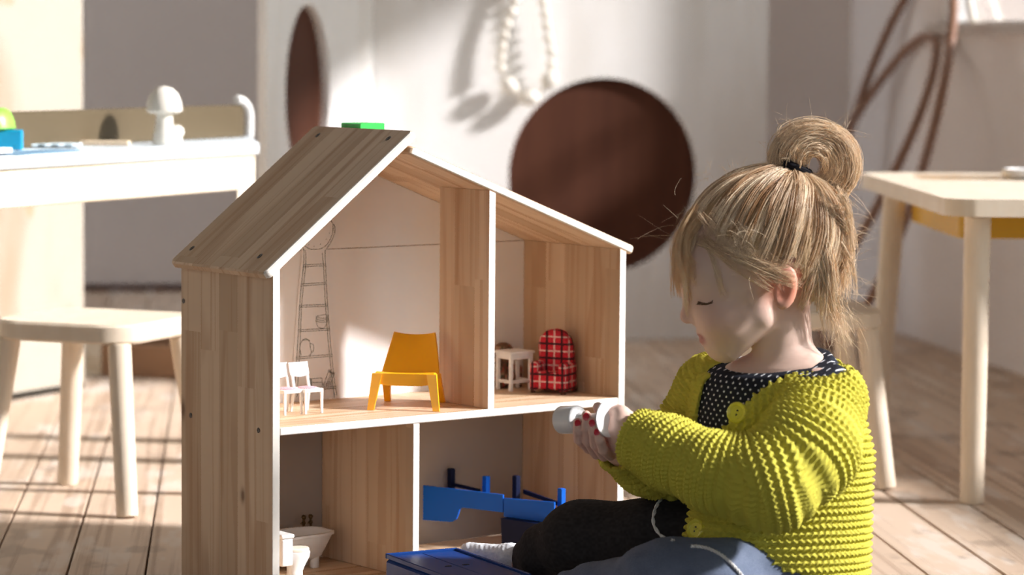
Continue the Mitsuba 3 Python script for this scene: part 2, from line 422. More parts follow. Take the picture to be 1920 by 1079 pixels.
o = deskp(-14, 292)
put('paper_pad', mv(slab(rrect(-.03, .03, -.014, .014, .002), 0.003, .011, .0005), *o, DA), 'white_paper', 'white pad at the desk front edge over the blue sheet', 'paper')
o = deskp(40, 276)
sc = [(-.09+.18*i/36, -.03-.006*abs(math.sin(math.pi*i/4))) for i in range(37)]
sh = prism(Polygon(sc+[(.09, .03), (-.09, .03)]), 0.003, .0062)
put('scalloped_card', mv(sh, *(o+[0, 0, 0]), -0.05), 'scallop_paper', 'pale patterned card with scalloped edge on the desk', 'card')
o = deskp(190, 273)
put('kraft_strip', mv(slab(rrect(-.045, .045, -.012, .012, .004), 0.0006, .008, .001), *o, -0.1), 'kraft_card', 'light brown card strip lying beside the wooden mushroom', 'card')


def stool(label, c, diag, h=0.28, splay=0.035, mat_='beech'):
    """c: the middle on the floor; diag: direction of one leg's foot from it."""
    t = thing('wooden_stool', label, 'stool', 'wooden stools')
    a = math.atan2(diag[1], diag[0])-math.pi/4
    part(t, 'seat', mv(slab(rrect(-.12, .12, -.12, .12, .055, 10), h-.029, h, .004), c[0], c[1], 0, a), mat_, smooth=40)
    for k in range(4):
        b = a+math.pi/4+k*math.pi/2; dx, dy = math.cos(b), math.sin(b)
        R0 = 0.172; R1 = R0-splay*1.15
        part(t, 'leg', rod((c[0]+dx*R0, c[1]+dy*R0, 0.001), (c[0]+dx*R1, c[1]+dy*R1, h-.0295), .0158, .0172, 20, .002), mat_, smooth=50)
    return t


stool('pale wooden stool with rounded seat in front of the desk', (-.198, 4.44), (.106, -.335))
stool('wooden stool tucked beside the table behind the child', (.910, 4.620), (.127, -.127))
cr = thing('wooden_crate', 'low brown wooden crate on the floor seen between the stool legs', 'crate')
c0, c1, c2 = onz(157, 706), onz(190, 706), onz(340, 712)
e = (c2-c1)/np.linalg.norm(c2-c1); nb = np.array([-e[1], e[0], 0]); Mc = frame(c1, e, nb)
mat('brown_wood', (0.36, 0.20, 0.11), 0.6, 0.3)
part(cr, 'front_board', xf(rbox(0, .32, 0, .02, 0.0, .068, .002), Mc), 'brown_wood')
part(cr, 'end_post', xf(rbox(-.036, -.0005, -.002, .03, 0.0, .075, .002), Mc), 'pine', 'pale end post')
part(cr, 'back_board', xf(rbox(0, .32, .16, .18, 0.0, .068, .002), Mc), 'brown_wood')
part(cr, 'bottom', xf(rbox(0, .32, .0205, .1595, 0.0, .012, .002), Mc), 'brown_wood')

# ---------------------------------------------------------------- right table
ZB = .470
K_ = onz(1778, 374, ZB)
au = onz(1600, 320, ZB)-K_; au = au/np.linalg.norm(au); av = np.array([au[1], -au[0], 0])
Mt = frame(K_, au, -av) @ trimesh.transformations.translation_matrix((0, 0, -ZB))      # x: along the visible edge, -y: to the right
def tp(u, v): return K_+au*u+av*v
tt = thing('play_table', 'pale wooden play table with a yellow tub at the right', 'table')
part(tt, 'top', xf(prism(rrect(0, .90, -.46, 0, .045, 10).difference(rrect(.62, .83, -.40, -.07, .02, 4)), ZB-.026, ZB), Mt), 'beech', smooth=40)
for u, v, ou, ov in ((.055, .055, 0, 0), (.83, .055, .04, -.02), (.055, .41, -.03, .02), (.83, .41, .03, .02)):
    a = tp(u, v); b = tp(u+ou, v+ov) if ou else onz(1822, 944)
    part(tt, 'leg', rod((b[0], b[1], .001), (a[0], a[1], ZB-.0265), .0182, .0200, 24, .002), 'beech', smooth=50)
tub_out, tub_in = rrect(.36, .85, -.41, -.084, .03, 5), rrect(.3625, .8475, -.4075, -.0865, .028, 5)
shell = cat(prism(tub_out.difference(tub_in), ZB-.082, ZB-.0265), prism(tub_in, ZB-.082, ZB-.079))
put('yellow_tub', xf(shell, Mt), 'yellow_plastic', 'yellow plastic tub hanging under the slot of the right table', 'tub', smooth=40)
o = onz(1926, 336, ZB)
mat('lid_grey', (0.30, 0.285, 0.27), 0.45, 0.5)
ro = thing('round_tin', 'round pale tin with grey foot on the right table', 'tin')
part(ro, 'body', mv(lathe([(0, .0035), (.041, .0035), (.043, .006), (.043, .0165), (.041, .018), (.037, .018), (.036, .0145), (0, .0145)], 40), *o), 'white_paint', smooth=40)
part(ro, 'foot', mv(lathe([(0, .0002), (.042, .0002), (.042, .0034), (0, .0034)], 40), *o), 'lid_grey')

# ---------------------------------------------------------------- the doll house
DP, W_, TP = 0.213, 0.567, 0.0100
ZS, ZF = 0.2204, 0.0088
lr = [(-.0151, .413), (.2065, .583)]
ld = np.array([.2216, .170]); ld /= np.linalg.norm(ld); ln = np.array([-ld[1], ld[0]])
rr = [(.2067, .5666), (.582, .4243)]
rd = np.array(rr[1])-np.array(rr[0]); rd /= np.linalg.norm(rd); rn = np.array([-rd[1], rd[0]])
TR = .0112
def left_under(x): return lr[0][1]+(x-lr[0][0])*ld[1]/ld[0]-TR/ld[0]
def right_under(x): return rr[0][1]+(x-rr[0][0])*rd[1]/rd[0]-TR/rd[0]
hs = thing('doll_house', 'open pine doll house with steep roof in the centre, sunlight painted pale on its front edges', 'doll house')


def hpart(name, mesh, mat_='house_wood', parent=None, **kw): return part(parent or hs, name, xf(mesh, HM), mat_, **kw)


def roof_slab(p, q, d, n, y0, y1, t, r=.004):
    """A board lying along d with rounded corners, its outer face through p and q."""
    p, q = np.array(p), np.array(q); L = np.linalg.norm(q-p)
    m = slab(rrect(0, L, y0, y1, .008, 5), -t, 0, .0022)
    M = np.eye(4); M[:3, 0] = (d[0], 0, d[1]); M[:3, 1] = (0, 1, 0); M[:3, 2] = (n[0], 0, n[1]); M[:3, 3] = (p[0], 0, p[1])
    return xf(m, M)


e1 = np.array(lr[1])+ld*.0045
lroof = hpart('roof_left', roof_slab(lr[0], e1, ld, ln, -.004, DP+.006, TR))
rs = np.array(rr[0])-rd*.0015
rroof = hpart('roof_right', roof_slab(rs+rd*.004, np.array(rr[1])+rd*.003, rd, rn, 0, DP+.004, TR))
g = .0004
sl = hpart('side_left', prism_xz([(0, 0), (TP, 0), (TP, left_under(TP)-g), (0, left_under(0)-g)], 0, DP))
sr = hpart('side_right', prism_xz([(W_-TP, 0), (W_, 0), (W_, right_under(W_)-g), (W_-TP, right_under(W_-TP)-g)], 0, DP))
hpart('shelf', rbox(TP+g, W_-TP-g, 0.0, DP-.006, ZS-.0100, ZS, .0012))
hpart('bottom', rbox(TP+g, W_-TP-g, 0.0, DP-.006, 0, ZF, .0012))
hpart('divider', prism_xz([(.3348, ZS+g), (.3448, ZS+g), (.3448, right_under(.3448)-g), (.3348, right_under(.3348)-g)], .0005, .1076))
hpart('divider', rbox(.2147, .2247, .0005, DP-.0065, ZF+g, ZS-.0100-g, .0006))
xl, xm = TP+g, W_-TP-g
mat('shaded_back', (0.33, 0.285, 0.25), 0.85, 0.12)  # darker than the upper card to put the lower rooms' shade into colour
hpart('back_panel', rbox(xl, xm, DP-.0055, DP-.002, ZF, .2100, .0004), 'shaded_back', label='grey brown back of the lower rooms')
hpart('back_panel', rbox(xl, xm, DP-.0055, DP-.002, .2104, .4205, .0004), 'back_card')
xr_ = max(np.linspace(.15, .25, 2001), key=lambda x: min(left_under(x), right_under(x)))
hpart('back_panel', prism_xz([(.0155, .4215), (xm, .4215), (xm, right_under(xm)-.0008), (xr_, left_under(xr_)-.0012)], DP-.0055, DP-.002), 'back_card')
hpart('seam_light_stop', rbox(xl, xm, DP-.0018, DP+.004, .410, .433, .0006), 'house_wood')  # added strip covers the seam so no light leaks through
screw = lathe([(0, -.0006), (.0028, -.0006), (.0034, .0003), (.0024, .0007), (.0015, .0002), (0, .0002)], 14)
for y, z in ((.2075, .3627), (.1901, .2165), (.0319, .2146)):
    hpart('screw', xf(screw, frame((-.0002, y, z), (0, 1, 0), (0, 0, 1), (-1, 0, 0))), 'screw_metal', sl)
for x, y in ((.1937, .1876), (.1946, .0306), (.0078, .1998), (.0075, .0414)):
    z = lr[0][1]+(x-lr[0][0])*ld[1]/ld[0]
    hpart('screw', xf(screw, frame((x, y, z+.0001), (ld[0], 0, ld[1]), (0, 1, 0), (ln[0], 0, ln[1])) @ np.diag([1.3, 1.0, 1, 1])), 'screw_metal', lroof)
# green block on the far slope
gx0, gx1, gy0, gy1 = .216, .254, .122, .166
def rtop(x): return rr[0][1]+(x-rr[0][0])*rd[1]/rd[0]
mat('green_block', (0.03, 0.52, 0.08), 0.3, 0.5)
put('toy_block', xf(prism_xz([(gx0, rtop(gx0)+.0005), (gx1, rtop(gx1)+.0005), (gx1, .5895), (gx1-.002, .5905), (gx0+.002, .5905), (gx0, .5895)], gy0, gy1), HM), 'green_block',
    'small bright green block lying on the doll house roof behind the ridge', 'toy block')

# printed ladder shelf standing against the back of the upper room
def cp(u, v, y=.2055):
    r = at(u, v, 1.0)-CAM; n = HM[:3, 1]; P = CAM+r*((HM[:3, 3]+n*y-CAM)@n)/(r@n); q = P-HM[:3, 3]
    return np.array([q@HM[:3, 0], y, q[2]])
CY = .2050
pts_l = [(545, 752), (549, 700), (554, 620), (560, 540), (565, 490), (566, 466)]
head = [(561, 452), (557, 436), (560, 421), (568, 410), (580, 404), (597, 402), (612, 406), (622, 416), (627, 431), (624, 446), (618, 458), (613, 470)]
pts_r = [(614, 500), (618, 560), (623, 630), (629, 700), (634, 744), (628, 745), (622, 716)]
outl = [cp(u, v)[[0, 2]] for u, v in pts_l+head+pts_r+[(560, 722), (555, 752)]]
zmin = ZS+.0006
outl = [(a, max(b, zmin)) for a, b in outl]
card = Polygon(outl).buffer(0)
if card.geom_type != 'Polygon': card = max(card.geoms, key=lambda q: q.area)
lsh = thing('ladder_shelf_cutout', 'flat cut-out of a drawn ladder shelf at the back wall of the upper room', 'cut-out')
hpart('card', prism_xz(np.array(card.exterior.coords)[:-1], CY, CY+.001), 'back_card', lsh)
INK = []
def ink(pix, closed=False, r=.00042):
    P = np.array([cp(u, v) for u, v in pix]); P[:, 1] = CY-.0002; P[:, 2] = np.maximum(P[:, 2], zmin+.0004)
    if len(P) > 2 and closed: P = np.vstack([P, P[:1]])
    INK.append(tube(spline(P, 10*len(P)) if len(P) > 2 else np.linspace(P[0], P[1], 6), r, 5))
ink([(551, 745), (554, 700), (559, 620), (564, 540), (569, 490), (569, 468)]); ink([(556, 745), (559, 700), (563, 620), (568, 540), (573, 490), (572, 470)])
ink([(631, 742), (625, 700), (618, 630), (613, 560), (610, 500), (609, 470)]); ink([(627, 742), (621, 700), (614, 630), (609, 560), (606, 500), (604, 474)])
ink([(569, 468), (562, 452), (560, 436), (563, 422)]); ink([(572, 462), (580, 467), (592, 468), (604, 465), (615, 455), (622, 440), (624, 425), (618, 412)])
ink([(609, 470), (615, 462), (622, 450), (627, 436), (625, 420)])
for a, b in (((567, 497), (609, 495)), ((563, 533), (610, 530)), ((561, 573), (614, 571)), ((558, 619), (618, 616)), ((554, 670), (623, 665)), ((560, 729), (630, 725))):
    ink([a, b]); ink([(a[0], a[1]+3.5), (b[0], b[1]+3.5)])
ink([(593, 594), (592, 600), (594, 610), (598, 615), (608, 614), (612, 606), (614, 596), (613, 592), (604, 591), (593, 594), (603, 597), (614, 594)]); ink([(593, 602), (603, 605), (613, 602)]); ink([(592, 598), (603, 601), (614, 598)])
ink([(564, 667), (562, 655), (563, 645), (566, 640), (574, 638), (580, 641), (581, 650), (583, 660), (580, 667)]); ink([(581, 645), (586, 646), (588, 653), (586, 660), (583, 661)]); ink([(566, 640), (570, 636), (577, 637), (580, 641)])
ink([(577, 711), (577, 725)]); ink([(577, 711), (603, 709)]); ink([(577, 718), (603, 717)]); ink([(603, 709), (604, 724)]); ink([(580, 711), (580, 725)], r=.0008); ink([(583, 711), (583, 725)], r=.0007)
ink([(606, 724), (616, 694)]); ink([(616, 694), (621, 695)]); ink([(611, 724), (621, 695)]); ink([(614, 724), (623, 698)]); ink([(623, 698), (627, 700)]); ink([(618, 722), (627, 700)]); ink([(617, 697), (620, 699)], r=.0011); ink([(623, 701), (626, 703)], r=.0009)
for u, v in ((578, 459), (588, 462), (600, 458), (611, 449), (617, 437), (588, 437)): ink([(u-.6, v), (u+.6, v)], r=.0006)
mat('ink', (0.045, 0.05, 0.03), 0.8, 0.1)
hpart('line_drawing', cat(INK), 'ink', lsh, label='thin dark line drawing of a clock, shelves, jug, bowls and books', smooth=True)

# ---------------------------------------------------------------- doll furniture
mat('orange_plastic', (0.90, 0.43, 0.008), 0.3, 0.5, clearcoat=0.4)
def plate(fn, nu, nv, t):
    """A curved sheet fn(u, v) -> points, u, v in 0..1, thickened along its normals."""
    u, v = np.meshgrid(np.linspace(0, 1, nu), np.linspace(0, 1, nv), indexing='ij'); P = fn(u, v)
    du, dv = np.gradient(P, axis=0), np.gradient(P, axis=1); n = np.cross(du, dv); n /= np.linalg.norm(n, axis=-1, keepdims=True)+1e-12
    a, b = (P+n*t/2).reshape(-1, 3), (P-n*t/2).reshape(-1, 3); N = nu*nv
    i, j = np.meshgrid(np.arange(nu-1), np.arange(nv-1), indexing='ij'); q = np.stack([i*nv+j, (i+1)*nv+j, (i+1)*nv+j+1, i*nv+j+1], -1).reshape(-1, 4)
    f = [q, q[:, ::-1]+N]
    for line in (np.arange(nv), (nu-1)*nv+np.arange(nv)[::-1], np.arange(nu)[::-1]*nv, np.arange(nu)*nv+nv-1):
        f.append(np.stack([line[:-1], line[1:], line[1:]+N, line[:-1]+N], -1))
    q = np.vstack(f); m = trimesh.Trimesh(np.vstack([a, b]), np.vstack([q[:, [0, 1, 2]], q[:, [0, 2, 3]]]), process=False)
    return m


# orange lounge chair: local x right (towards the viewer's right), y to the back, z up
lo = thing('lounge_chair', 'orange plastic doll lounge chair with sloping back on the upper floor', 'doll chair')
ML = HM @ frame((.2680, .0830, ZS+.0003), *[np.array([math.cos(a), math.sin(a), 0]) for a in (math.radians(-45), math.radians(45))])
def backf(u, v):
    w = .039-.0115*v**1.15; s = (u-.5)*2
    return np.stack([s*w, .012+.038*v-.0085*s**2*(1-.2*v)+.003*np.sin(v*3.1), .037+.056*v-.0042*(1-s**2)*v**6+.000*s], -1)
def seatf(u, v):
    s = (u-.5)*2
    return np.stack([s*(.0385-.001*v), -.040+.055*v, .0475-.0115*v+.0015*s**2-.006*np.maximum(0, .18-v)**1.2*4], -1)
part(lo, 'backrest', xf(plate(backf, 21, 17, .0032), ML), 'orange_plastic', smooth=60)
part(lo, 'seat', xf(plate(seatf, 15, 13, .0036), ML), 'orange_plastic', smooth=60)
ap = [(-.038, .047), (.038, .047), (.037, .034), (.022, .0315), (-.022, .0315), (-.037, .034)]
apr = prism_xz(ap, -.0425, -.0395)
part(lo, 'front_apron', xf(apr, ML), 'orange_plastic')
def cleg(a, b, w0, w1, t):
    """A flat tapering leg from a down to b."""
    P = []
    for p, w, tt_ in ((a, w0, t), (b, w1, t*.8)):
        for sx in (-1, 1):
            for sy in (-1, 1): P.append((p[0]+sx*w/2, p[1]+sy*tt_/2, p[2]))
    return hull(P)
for s in (-1, 1):
    part(lo, 'leg', xf(cleg((s*.0355, -.0400, .0470), (s*.0430, -.0475, 0), .013, .0085, .008), ML), 'orange_plastic', smooth=40)
    part(lo, 'leg', xf(cleg((s*.0330, .0140, .0420), (s*.0365, .0490, 0), .012, .008, .010), ML), 'orange_plastic', smooth=40)


def gingham(p, n, uv):
    x, y, z = local(p)
    a, b = x*520, y*520
    s = (a-dr.floor(a) < 0.5) & True; t = (b-dr.floor(b) < 0.5) & True
    k = dr.select(s, 0.5, 0.0)+dr.select(t, 0.5, 0.0)
    return mix((0.80, 0.70, 0.72), (0.62, 0.05, 0.16), k)
mat('gingham', mikit.proc(gingham), 0.8, 0.2)
for i, (xc, yc, lab) in enumerate(((.1222, .0, 'white doll chair with pink checked seat, nearer the middle of the room'), (.0935, .0045, 'white doll chair with pink checked seat, half hidden behind the house side'))):
    ch = thing('doll_chair', lab, 'doll chair', 'white doll chairs')
    y0 = .0895+yc; w = .0125
    Hc = HM @ frame((xc, y0, ZS+.0003), (1, 0, 0), (0, 1, 0))
    for s in (-1, 1):
        part(ch, 'leg', xf(cleg((s*w, .0015, .0305), (s*w, .001, 0), .0034, .0026, .0032), Hc), 'white_paint')
        part(ch, 'leg', xf(cleg((s*w*.92, .0285, .0305), (s*w, .0345, 0), .0030, .0026, .0032), Hc), 'white_paint')
        part(ch, 'back_post', xf(cleg((s*w*.92, .0375, .062), (s*w*.92, .0285, .029), .0028, .003, .0032), Hc), 'white_paint')
    part(ch, 'seat_frame', xf(rbox(-w-.0022, w+.0022, 0, .0305, .0272, .0318, .0006), Hc), 'white_paint')
    part(ch, 'seat_pad', xf(mv(trimesh.creation.icosphere(3), 0, .015, .0318, s=(.0128, .0135, .0022)), Hc), 'gingham', 'pink checked seat pad', smooth=True)
    part(ch, 'back_panel', xf(plate(lambda u, v: np.stack([(u-.5)*.0285, .034+.0045*v-.002*(1-(2*u-1)**2), .0475+.0155*v-.003*(1-(2*u-1)**2)*(1-v)], -1), 9, 5, .0026), Hc), 'white_paint', smooth=50)
tbw = thing('doll_table', 'white wooden doll table beside the plaid armchair', 'doll table')
tx0, tx1, ty0, ty1, tz = .4765, .5155, .1340, .1680, ZS+.0545
hpart('top', rbox(tx0-.002, tx1+.002, ty0-.002, ty1+.002, tz-.0035, tz, .0006), 'white_paint', tbw)
for x in (tx0+.0025, tx1-.0025):
    for y in (ty0+.0025, ty1-.0025):
        hpart('leg', rbox(x-.0024, x+.0024, y-.0024, y+.0024, ZS+.0003, tz-.0036, .0004), 'white_paint', tbw)
for (a, b, c_, d_) in ((tx0+.005, tx1-.005, ty0+.0008, ty0+.0038), (tx0+.0008, tx0+.0038, ty0+.005, ty1-.005), (tx1-.0038, tx1-.0008, ty0+.005, ty1-.005)):
    hpart('rail', rbox(a, b, c_, d_, tz-.011, tz-.0036, .0004), 'white_paint', tbw)
    hpart('rail', rbox(a, b, c_, d_, ZS+.0105, ZS+.0150, .0004), 'white_paint', tbw)


def plaid(p, n, uv):
    x, y, z = local(p)
    a = (x*0.80-y*0.60)*50; b = z*50+0.15; c_ = (x*0.60+y*0.80)*50
    h = dr.select(dr.abs(n.z) > 0.6, c_, b)
    def line(t, o, w): return dr.abs(t-o-dr.floor(t-o)-0.5) < w
    nn = dr.abs(n.x*0.353+n.y*0.935)   # faces that look along a carry c instead
    v = dr.select(nn > 0.75, a, c_)
    v = dr.select(dr.abs(n.z) > 0.6, a, v)
    red = mix((0.46, 0.02, 0.035), (0.60, 0.03, 0.05), noise(x*900, y*900, z*900))
    dark = dr.select(line(v, 0.0, 0.075) | line(h, 0.0, 0.075), 1.0, 0.0)
    lt = dr.select(line(v, 0.5, 0.055) | line(h, 0.5, 0.055), 1.0, 0.0)
    c = mix(red, mi.Color3f(0.75, 0.55, 0.52), lt*0.8)
    return mix(c, mi.Color3f(0.02, 0.008, 0.012), dark*0.92)
mat('plaid', mikit.proc(plaid), 0.85, 0.2, sheen=0.3)
def floral(p, n, uv):
    x, y, z = local(p)
    a = fbm((x+y)*330, z*330, 2.0, 2); b = fbm((x-y)*270+9, z*290+4, 5.0, 2)
    c = mix((0.16, 0.085, 0.05), (0.40, 0.27, 0.17), smoothstep(0.45, 0.6, a))
    c = mix(c, mi.Color3f(0.08, 0.07, 0.035), smoothstep(0.56, 0.62, b))
    return mix(c, mi.Color3f(0.42, 0.07, 0.05), smoothstep(0.68, 0.72, fbm(x*400+3, z*400+y*300, 1.0, 2)))
mat('floral', mikit.proc(floral), 0.85, 0.2)


def soft(x0, x1, y0, y1, z0, z1, r):
    """A cushion: a box with well rounded edges."""
    s = trimesh.creation.icosphere(2, r).vertices
    return hull(np.vstack([s+np.array([x, y, z]) for x in (x0+r, x1-r) for y in (y0+r, y1-r) for z in (z0+r, z1-r)]))


def armchair(label, M, fab, k=1.0):
    """Local: y towards the sitter's front is negative, z up."""
    t = thing('doll_armchair', label, 'doll armchair')
    S = M @ np.diag([k, k, k, 1])
    part(t, 'seat', xf(soft(-.019, .019, -.027, .012, .006, .032, .005), S), fab, smooth=50)
    for s in (-1, 1):
        part(t, 'arm', xf(soft(min(s*.0165, s*.0290), max(s*.0165, s*.0290), -.027, .020, .003, .046, .0055), S), fab, smooth=50)
    bp = []
    for z, w in ((.006, .027), (.04, .0265), (.070, .0265), (.082, .023), (.091, .014), (.0935, .004)):
        bp.append((w, z))
    outline = [(w, z) for w, z in bp]+[(-w, z) for w, z in bp[::-1]]
    bk = slab(Polygon(outline).buffer(-.003).buffer(.003, quad_segs=4), -.0095, .0095, .0045)
    part(t, 'backrest', xf(bk, S @ frame((0, .019, 0), (1, 0, 0), (0, -.17, .985), (0, -.985, -.17))), fab, smooth=50)
    for sx in (-1, 1):
        for sy in (-.022, .022):
            part(t, 'foot', xf(rbox(sx*.024-.003, sx*.024+.003, sy-.003, sy+.003, 0, .0045, .0004), S), 'brown_board')
    return t


ang = math.radians(-62)
armchair('red plaid doll armchair with tall rounded back against the right wall', HM @ frame((.5232, .0975, ZS+.0003), (math.cos(ang), math.sin(ang), 0), (-math.sin(ang), math.cos(ang), 0)), 'plaid', 0.93)
armchair('brown floral doll armchair half hidden behind the white doll table', HM @ frame((.5050, .1840, ZS+.0003), (1, 0, 0), (0, 1, 0)), 'floral', 0.66)

# lower left room: bath and toilet
mat('porcelain', (0.78, 0.79, 0.79), 0.15, 0.5, clearcoat=0.6)
mat('brass_dark', (0.10, 0.065, 0.025), 0.3, 0.6, metallic=0.9)
mat('pale_wood_lid', (0.74, 0.66, 0.56), 0.5, 0.3)
tubm = thing('doll_bathtub', 'white doll bathtub with brass taps at the back of the lower left room', 'doll bathtub')
def oval(rx, ry, n=36):
    t = np.linspace(0, 2*np.pi, n, endpoint=False); e = 0.6
    return np.c_[rx*np.sign(np.cos(t))*np.abs(np.cos(t))**e, ry*np.sign(np.sin(t))*np.abs(np.sin(t))**e]
def loft(rings):
    """Rings of (n x 2, z) joined into a closed skin."""
    n = len(rings[0][0]); V = np.vstack([np.c_[r, np.full(n, z)] for r, z in rings]); k = np.arange(n); F = []
    for i in range(len(rings)-1):
        a, b = i*n+k, i*n+(k+1) % n; F += [np.c_[a, b, b+n], np.c_[a, b+n, a+n]]
    c0, c1 = len(V), len(V)+1; V = np.vstack([V, [*rings[0][0].mean(0), rings[0][1]], [*rings[-1][0].mean(0), rings[-1][1]]])
    F += [np.c_[(k+1) % n, k, np.full(n, c0)], np.c_[(len(rings)-1)*n+k, (len(rings)-1)*n+(k+1) % n, np.full(n, c1)]]
    return trimesh.Trimesh(V, np.vstack(F), process=False)
Mb = HM @ frame((.1250, .157, ZF+.0003), (1, 0, 0), (0, 1, 0))
sh = [(oval(.040, .017), .011), (oval(.049, .024), .017), (oval(.0575, .029), .036), (oval(.063, .031), .0475), (oval(.066, .0335), .049), (oval(.066, .0335), .0525), (oval(.063, .031), .0535),
      (oval(.060, .028), .051), (oval(.054, .026), .030), (oval(.040, .018), .018)]
sh = [(a, .011+(b-.011)*.86) for a, b in sh]
part(tubm, 'basin', xf(loft(sh), Mb), 'porcelain', smooth=50)
for x in (-.036, .036):
    for y in (-.012, .012):
        part(tubm, 'foot', xf(lathe([(0, 0), (.0058, 0), (.0062, .002), (.0066, .0165), (0, .0165)], 14), Mb @ trimesh.transformations.translation_matrix((x, y, 0))), 'porcelain', smooth=40)
for x in (.0525, .0635):
    tap = cat(mv(lathe([(0, 0), (.0016, 0), (.0016, .012), (0, .012)], 10), 0, 0, 0), mv(trimesh.creation.icosphere(2), 0, 0, .0125, s=.0032), mv(trimesh.creation.icosphere(2), 0, 0, .005, s=.0028), rod((0, 0, .006), (-.006, -.003, .005), .0013))
    part(tubm, 'tap', xf(tap, Mb @ trimesh.transformations.translation_matrix((x-.006, .0285, .0472))), 'brass_dark', 'dark brass tap', smooth=40)
toi = thing('doll_toilet', 'white doll toilet with pale wooden lid at the left of the lower room', 'doll toilet')
Mo = HM @ frame((.0985, .092, ZF+.0003), (1, 0, 0), (0, 1, 0))
def el(rx, ry, cx=0, cy=0, n=28):
    t = np.linspace(0, 2*np.pi, n, endpoint=False); return np.c_[cx+rx*np.cos(t), cy+ry*np.sin(t)]
part(toi, 'bowl', xf(loft([(el(.011, .010, -.004), 0), (el(.0105, .0095, -.004), .010), (el(.0125, .0105, -.002), .018), (el(.0165, .0135, 0), .028), (el(.0175, .0145, 0), .034), (el(.0165, .0135), .0355)]), Mo), 'porcelain', smooth=50)
part(toi, 'lid', xf(loft([(el(.0160, .0130), .0358), (el(.0162, .0132), .0385), (el(.0150, .0120), .0402)]), Mo), 'pale_wood_lid', 'pale wooden lid')
part(toi, 'tank', xf(cat(soft(-.034, -.0165, -.016, .016, .020, .056, .003), soft(-.0355, -.0155, -.0175, .0175, .0562, .0615, .002)), Mo), 'porcelain', smooth=50)

# lower right room: blue bed frame
mat('blue_plastic', (0.002, 0.105, 0.54), 0.4, 0.2)
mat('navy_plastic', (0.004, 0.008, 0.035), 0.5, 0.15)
bedt = thing('doll_bed_frame', 'blue plastic doll bed frame with upright posts leaning in the lower right room', 'doll bed')
P_a, P_b, P_c = np.array([.3790, .1990, 0]), np.array([.4247, .0802, 0]), np.array([.4546, .0090, 0])
def rail(a, b, outline, t, mat_, lab=None, nm='rail'):
    """outline in (distance along, height); the board stands on edge from a to b."""
    d = (b-a)/np.linalg.norm(b-a); nn_ = np.array([-d[1], d[0], 0])
    part(bedt, nm, xf(prism(Polygon(outline), 0, t), HM @ frame((a[0], a[1], 0), d, (0, 0, 1), np.cross(d, (0, 0, 1)))), mat_, lab)
La, Lb = np.linalg.norm(P_b-P_a), np.linalg.norm(P_c-P_b)
rail(P_a, P_b, [(0, .092), (La, .090), (La, .066), (La*.50, .067), (La*.46, .064), (La*.44, .056), (La*.42, .050), (La*.36, .0455), (0, .044)], .003, 'blue_plastic')
rail(P_b+np.array([.001, -.001, 0]), P_c, [(0, .0855), (Lb, .0865), (Lb, .058), (0, .0605)], .003, 'blue_plastic')
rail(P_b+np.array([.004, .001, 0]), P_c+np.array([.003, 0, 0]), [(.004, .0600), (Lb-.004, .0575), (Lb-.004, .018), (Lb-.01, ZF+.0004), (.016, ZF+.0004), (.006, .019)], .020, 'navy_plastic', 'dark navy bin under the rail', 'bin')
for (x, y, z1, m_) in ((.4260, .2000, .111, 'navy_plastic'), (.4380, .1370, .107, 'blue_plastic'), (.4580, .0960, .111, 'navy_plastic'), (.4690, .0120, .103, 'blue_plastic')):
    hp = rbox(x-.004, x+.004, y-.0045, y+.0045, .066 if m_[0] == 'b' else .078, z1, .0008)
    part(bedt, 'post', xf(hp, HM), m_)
rail(np.array([.4260, .1950, 0]), np.array([.4380, .1420, 0]), [(0, .092), (.049, .088), (.049, .084), (0, .087)], .003, 'navy_plastic')
rail(np.array([.4680, .0900, 0]), np.array([.4700, .0170, 0]), [(0, .092), (.073, .084), (.073, .079), (0, .086)], .003, 'navy_plastic')

# blue box in front of the house
K0, K1, K2 = onz(722, 1039, .058), onz(856, 1028, .058), onz(962, 1076, .058)
ea = K1-K0; Lx = np.linalg.norm(ea); ea /= Lx; eb = np.array([ea[1], -ea[0], 0]); Ly = abs((K2-K1)@eb)+.012
K0 = np.array([K0[0], K0[1], 0.0])
MB_ = frame(K0, ea, -eb)
mat('blue_box', (0.004, 0.040, 0.20), 0.38, 0.3)
bb = thing('toy_storage_box', 'blue plastic lidded box on the floor in front of the doll house', 'box')
part(bb, 'body', xf(rbox(0, Lx, -Ly, 0, .0005-.0, .052, .004), MB_), 'blue_box', smooth=40)
part(bb, 'lid', xf(rbox(.004, Lx/2-.0005, -Ly+.004, -.004, .0525, .0555, .0006), MB_), 'blue_box')
part(bb, 'lid', xf(rbox(Lx/2+.0005, Lx-.004, -Ly+.004, -.004, .0525, .0555, .0006), MB_), 'blue_box')
part(bb, 'rim', xf(cat(rbox(0, Lx, -.0035, 0, .0522, .0585, .0008), rbox(0, .0035, -Ly, -.0038, .0522, .0585, .0008), rbox(Lx-.0035, Lx, -Ly, -.0038, .0522, .0585, .0008)), MB_), 'blue_box')
for s in (-.012, .012):
    part(bb, 'slot', xf(mv(lathe([(0, 0), (.0035, 0), (.003, .0006), (0, .0002)], 16), Lx/2+s, -Ly/2, .0556, s=(1.5, .7, 1)), MB_), 'navy_plastic', 'dark finger slot')

# ---------------------------------------------------------------- the child: distance fields meshed by surface nets
O_ = at(1450, 800, 3.45)
AX = np.stack([RT, UP, -FW])          # local axes: right, up, towards the lens
def loc(P): return (np.asarray(P, float)-O_) @ AX.T
def L(u, v, d): return loc(at(u, v, d))
def world(P): return np.asarray(P) @ AX + O_
KP = 3.45/CAM_F


def smin(a, b, k):
    h = np.clip(0.5+0.5*(b-a)/k, 0, 1)
    return b*(1-h)+a*h-k*h*(1-h)


def smax(a, b, k): return -smin(-a, -b, k)


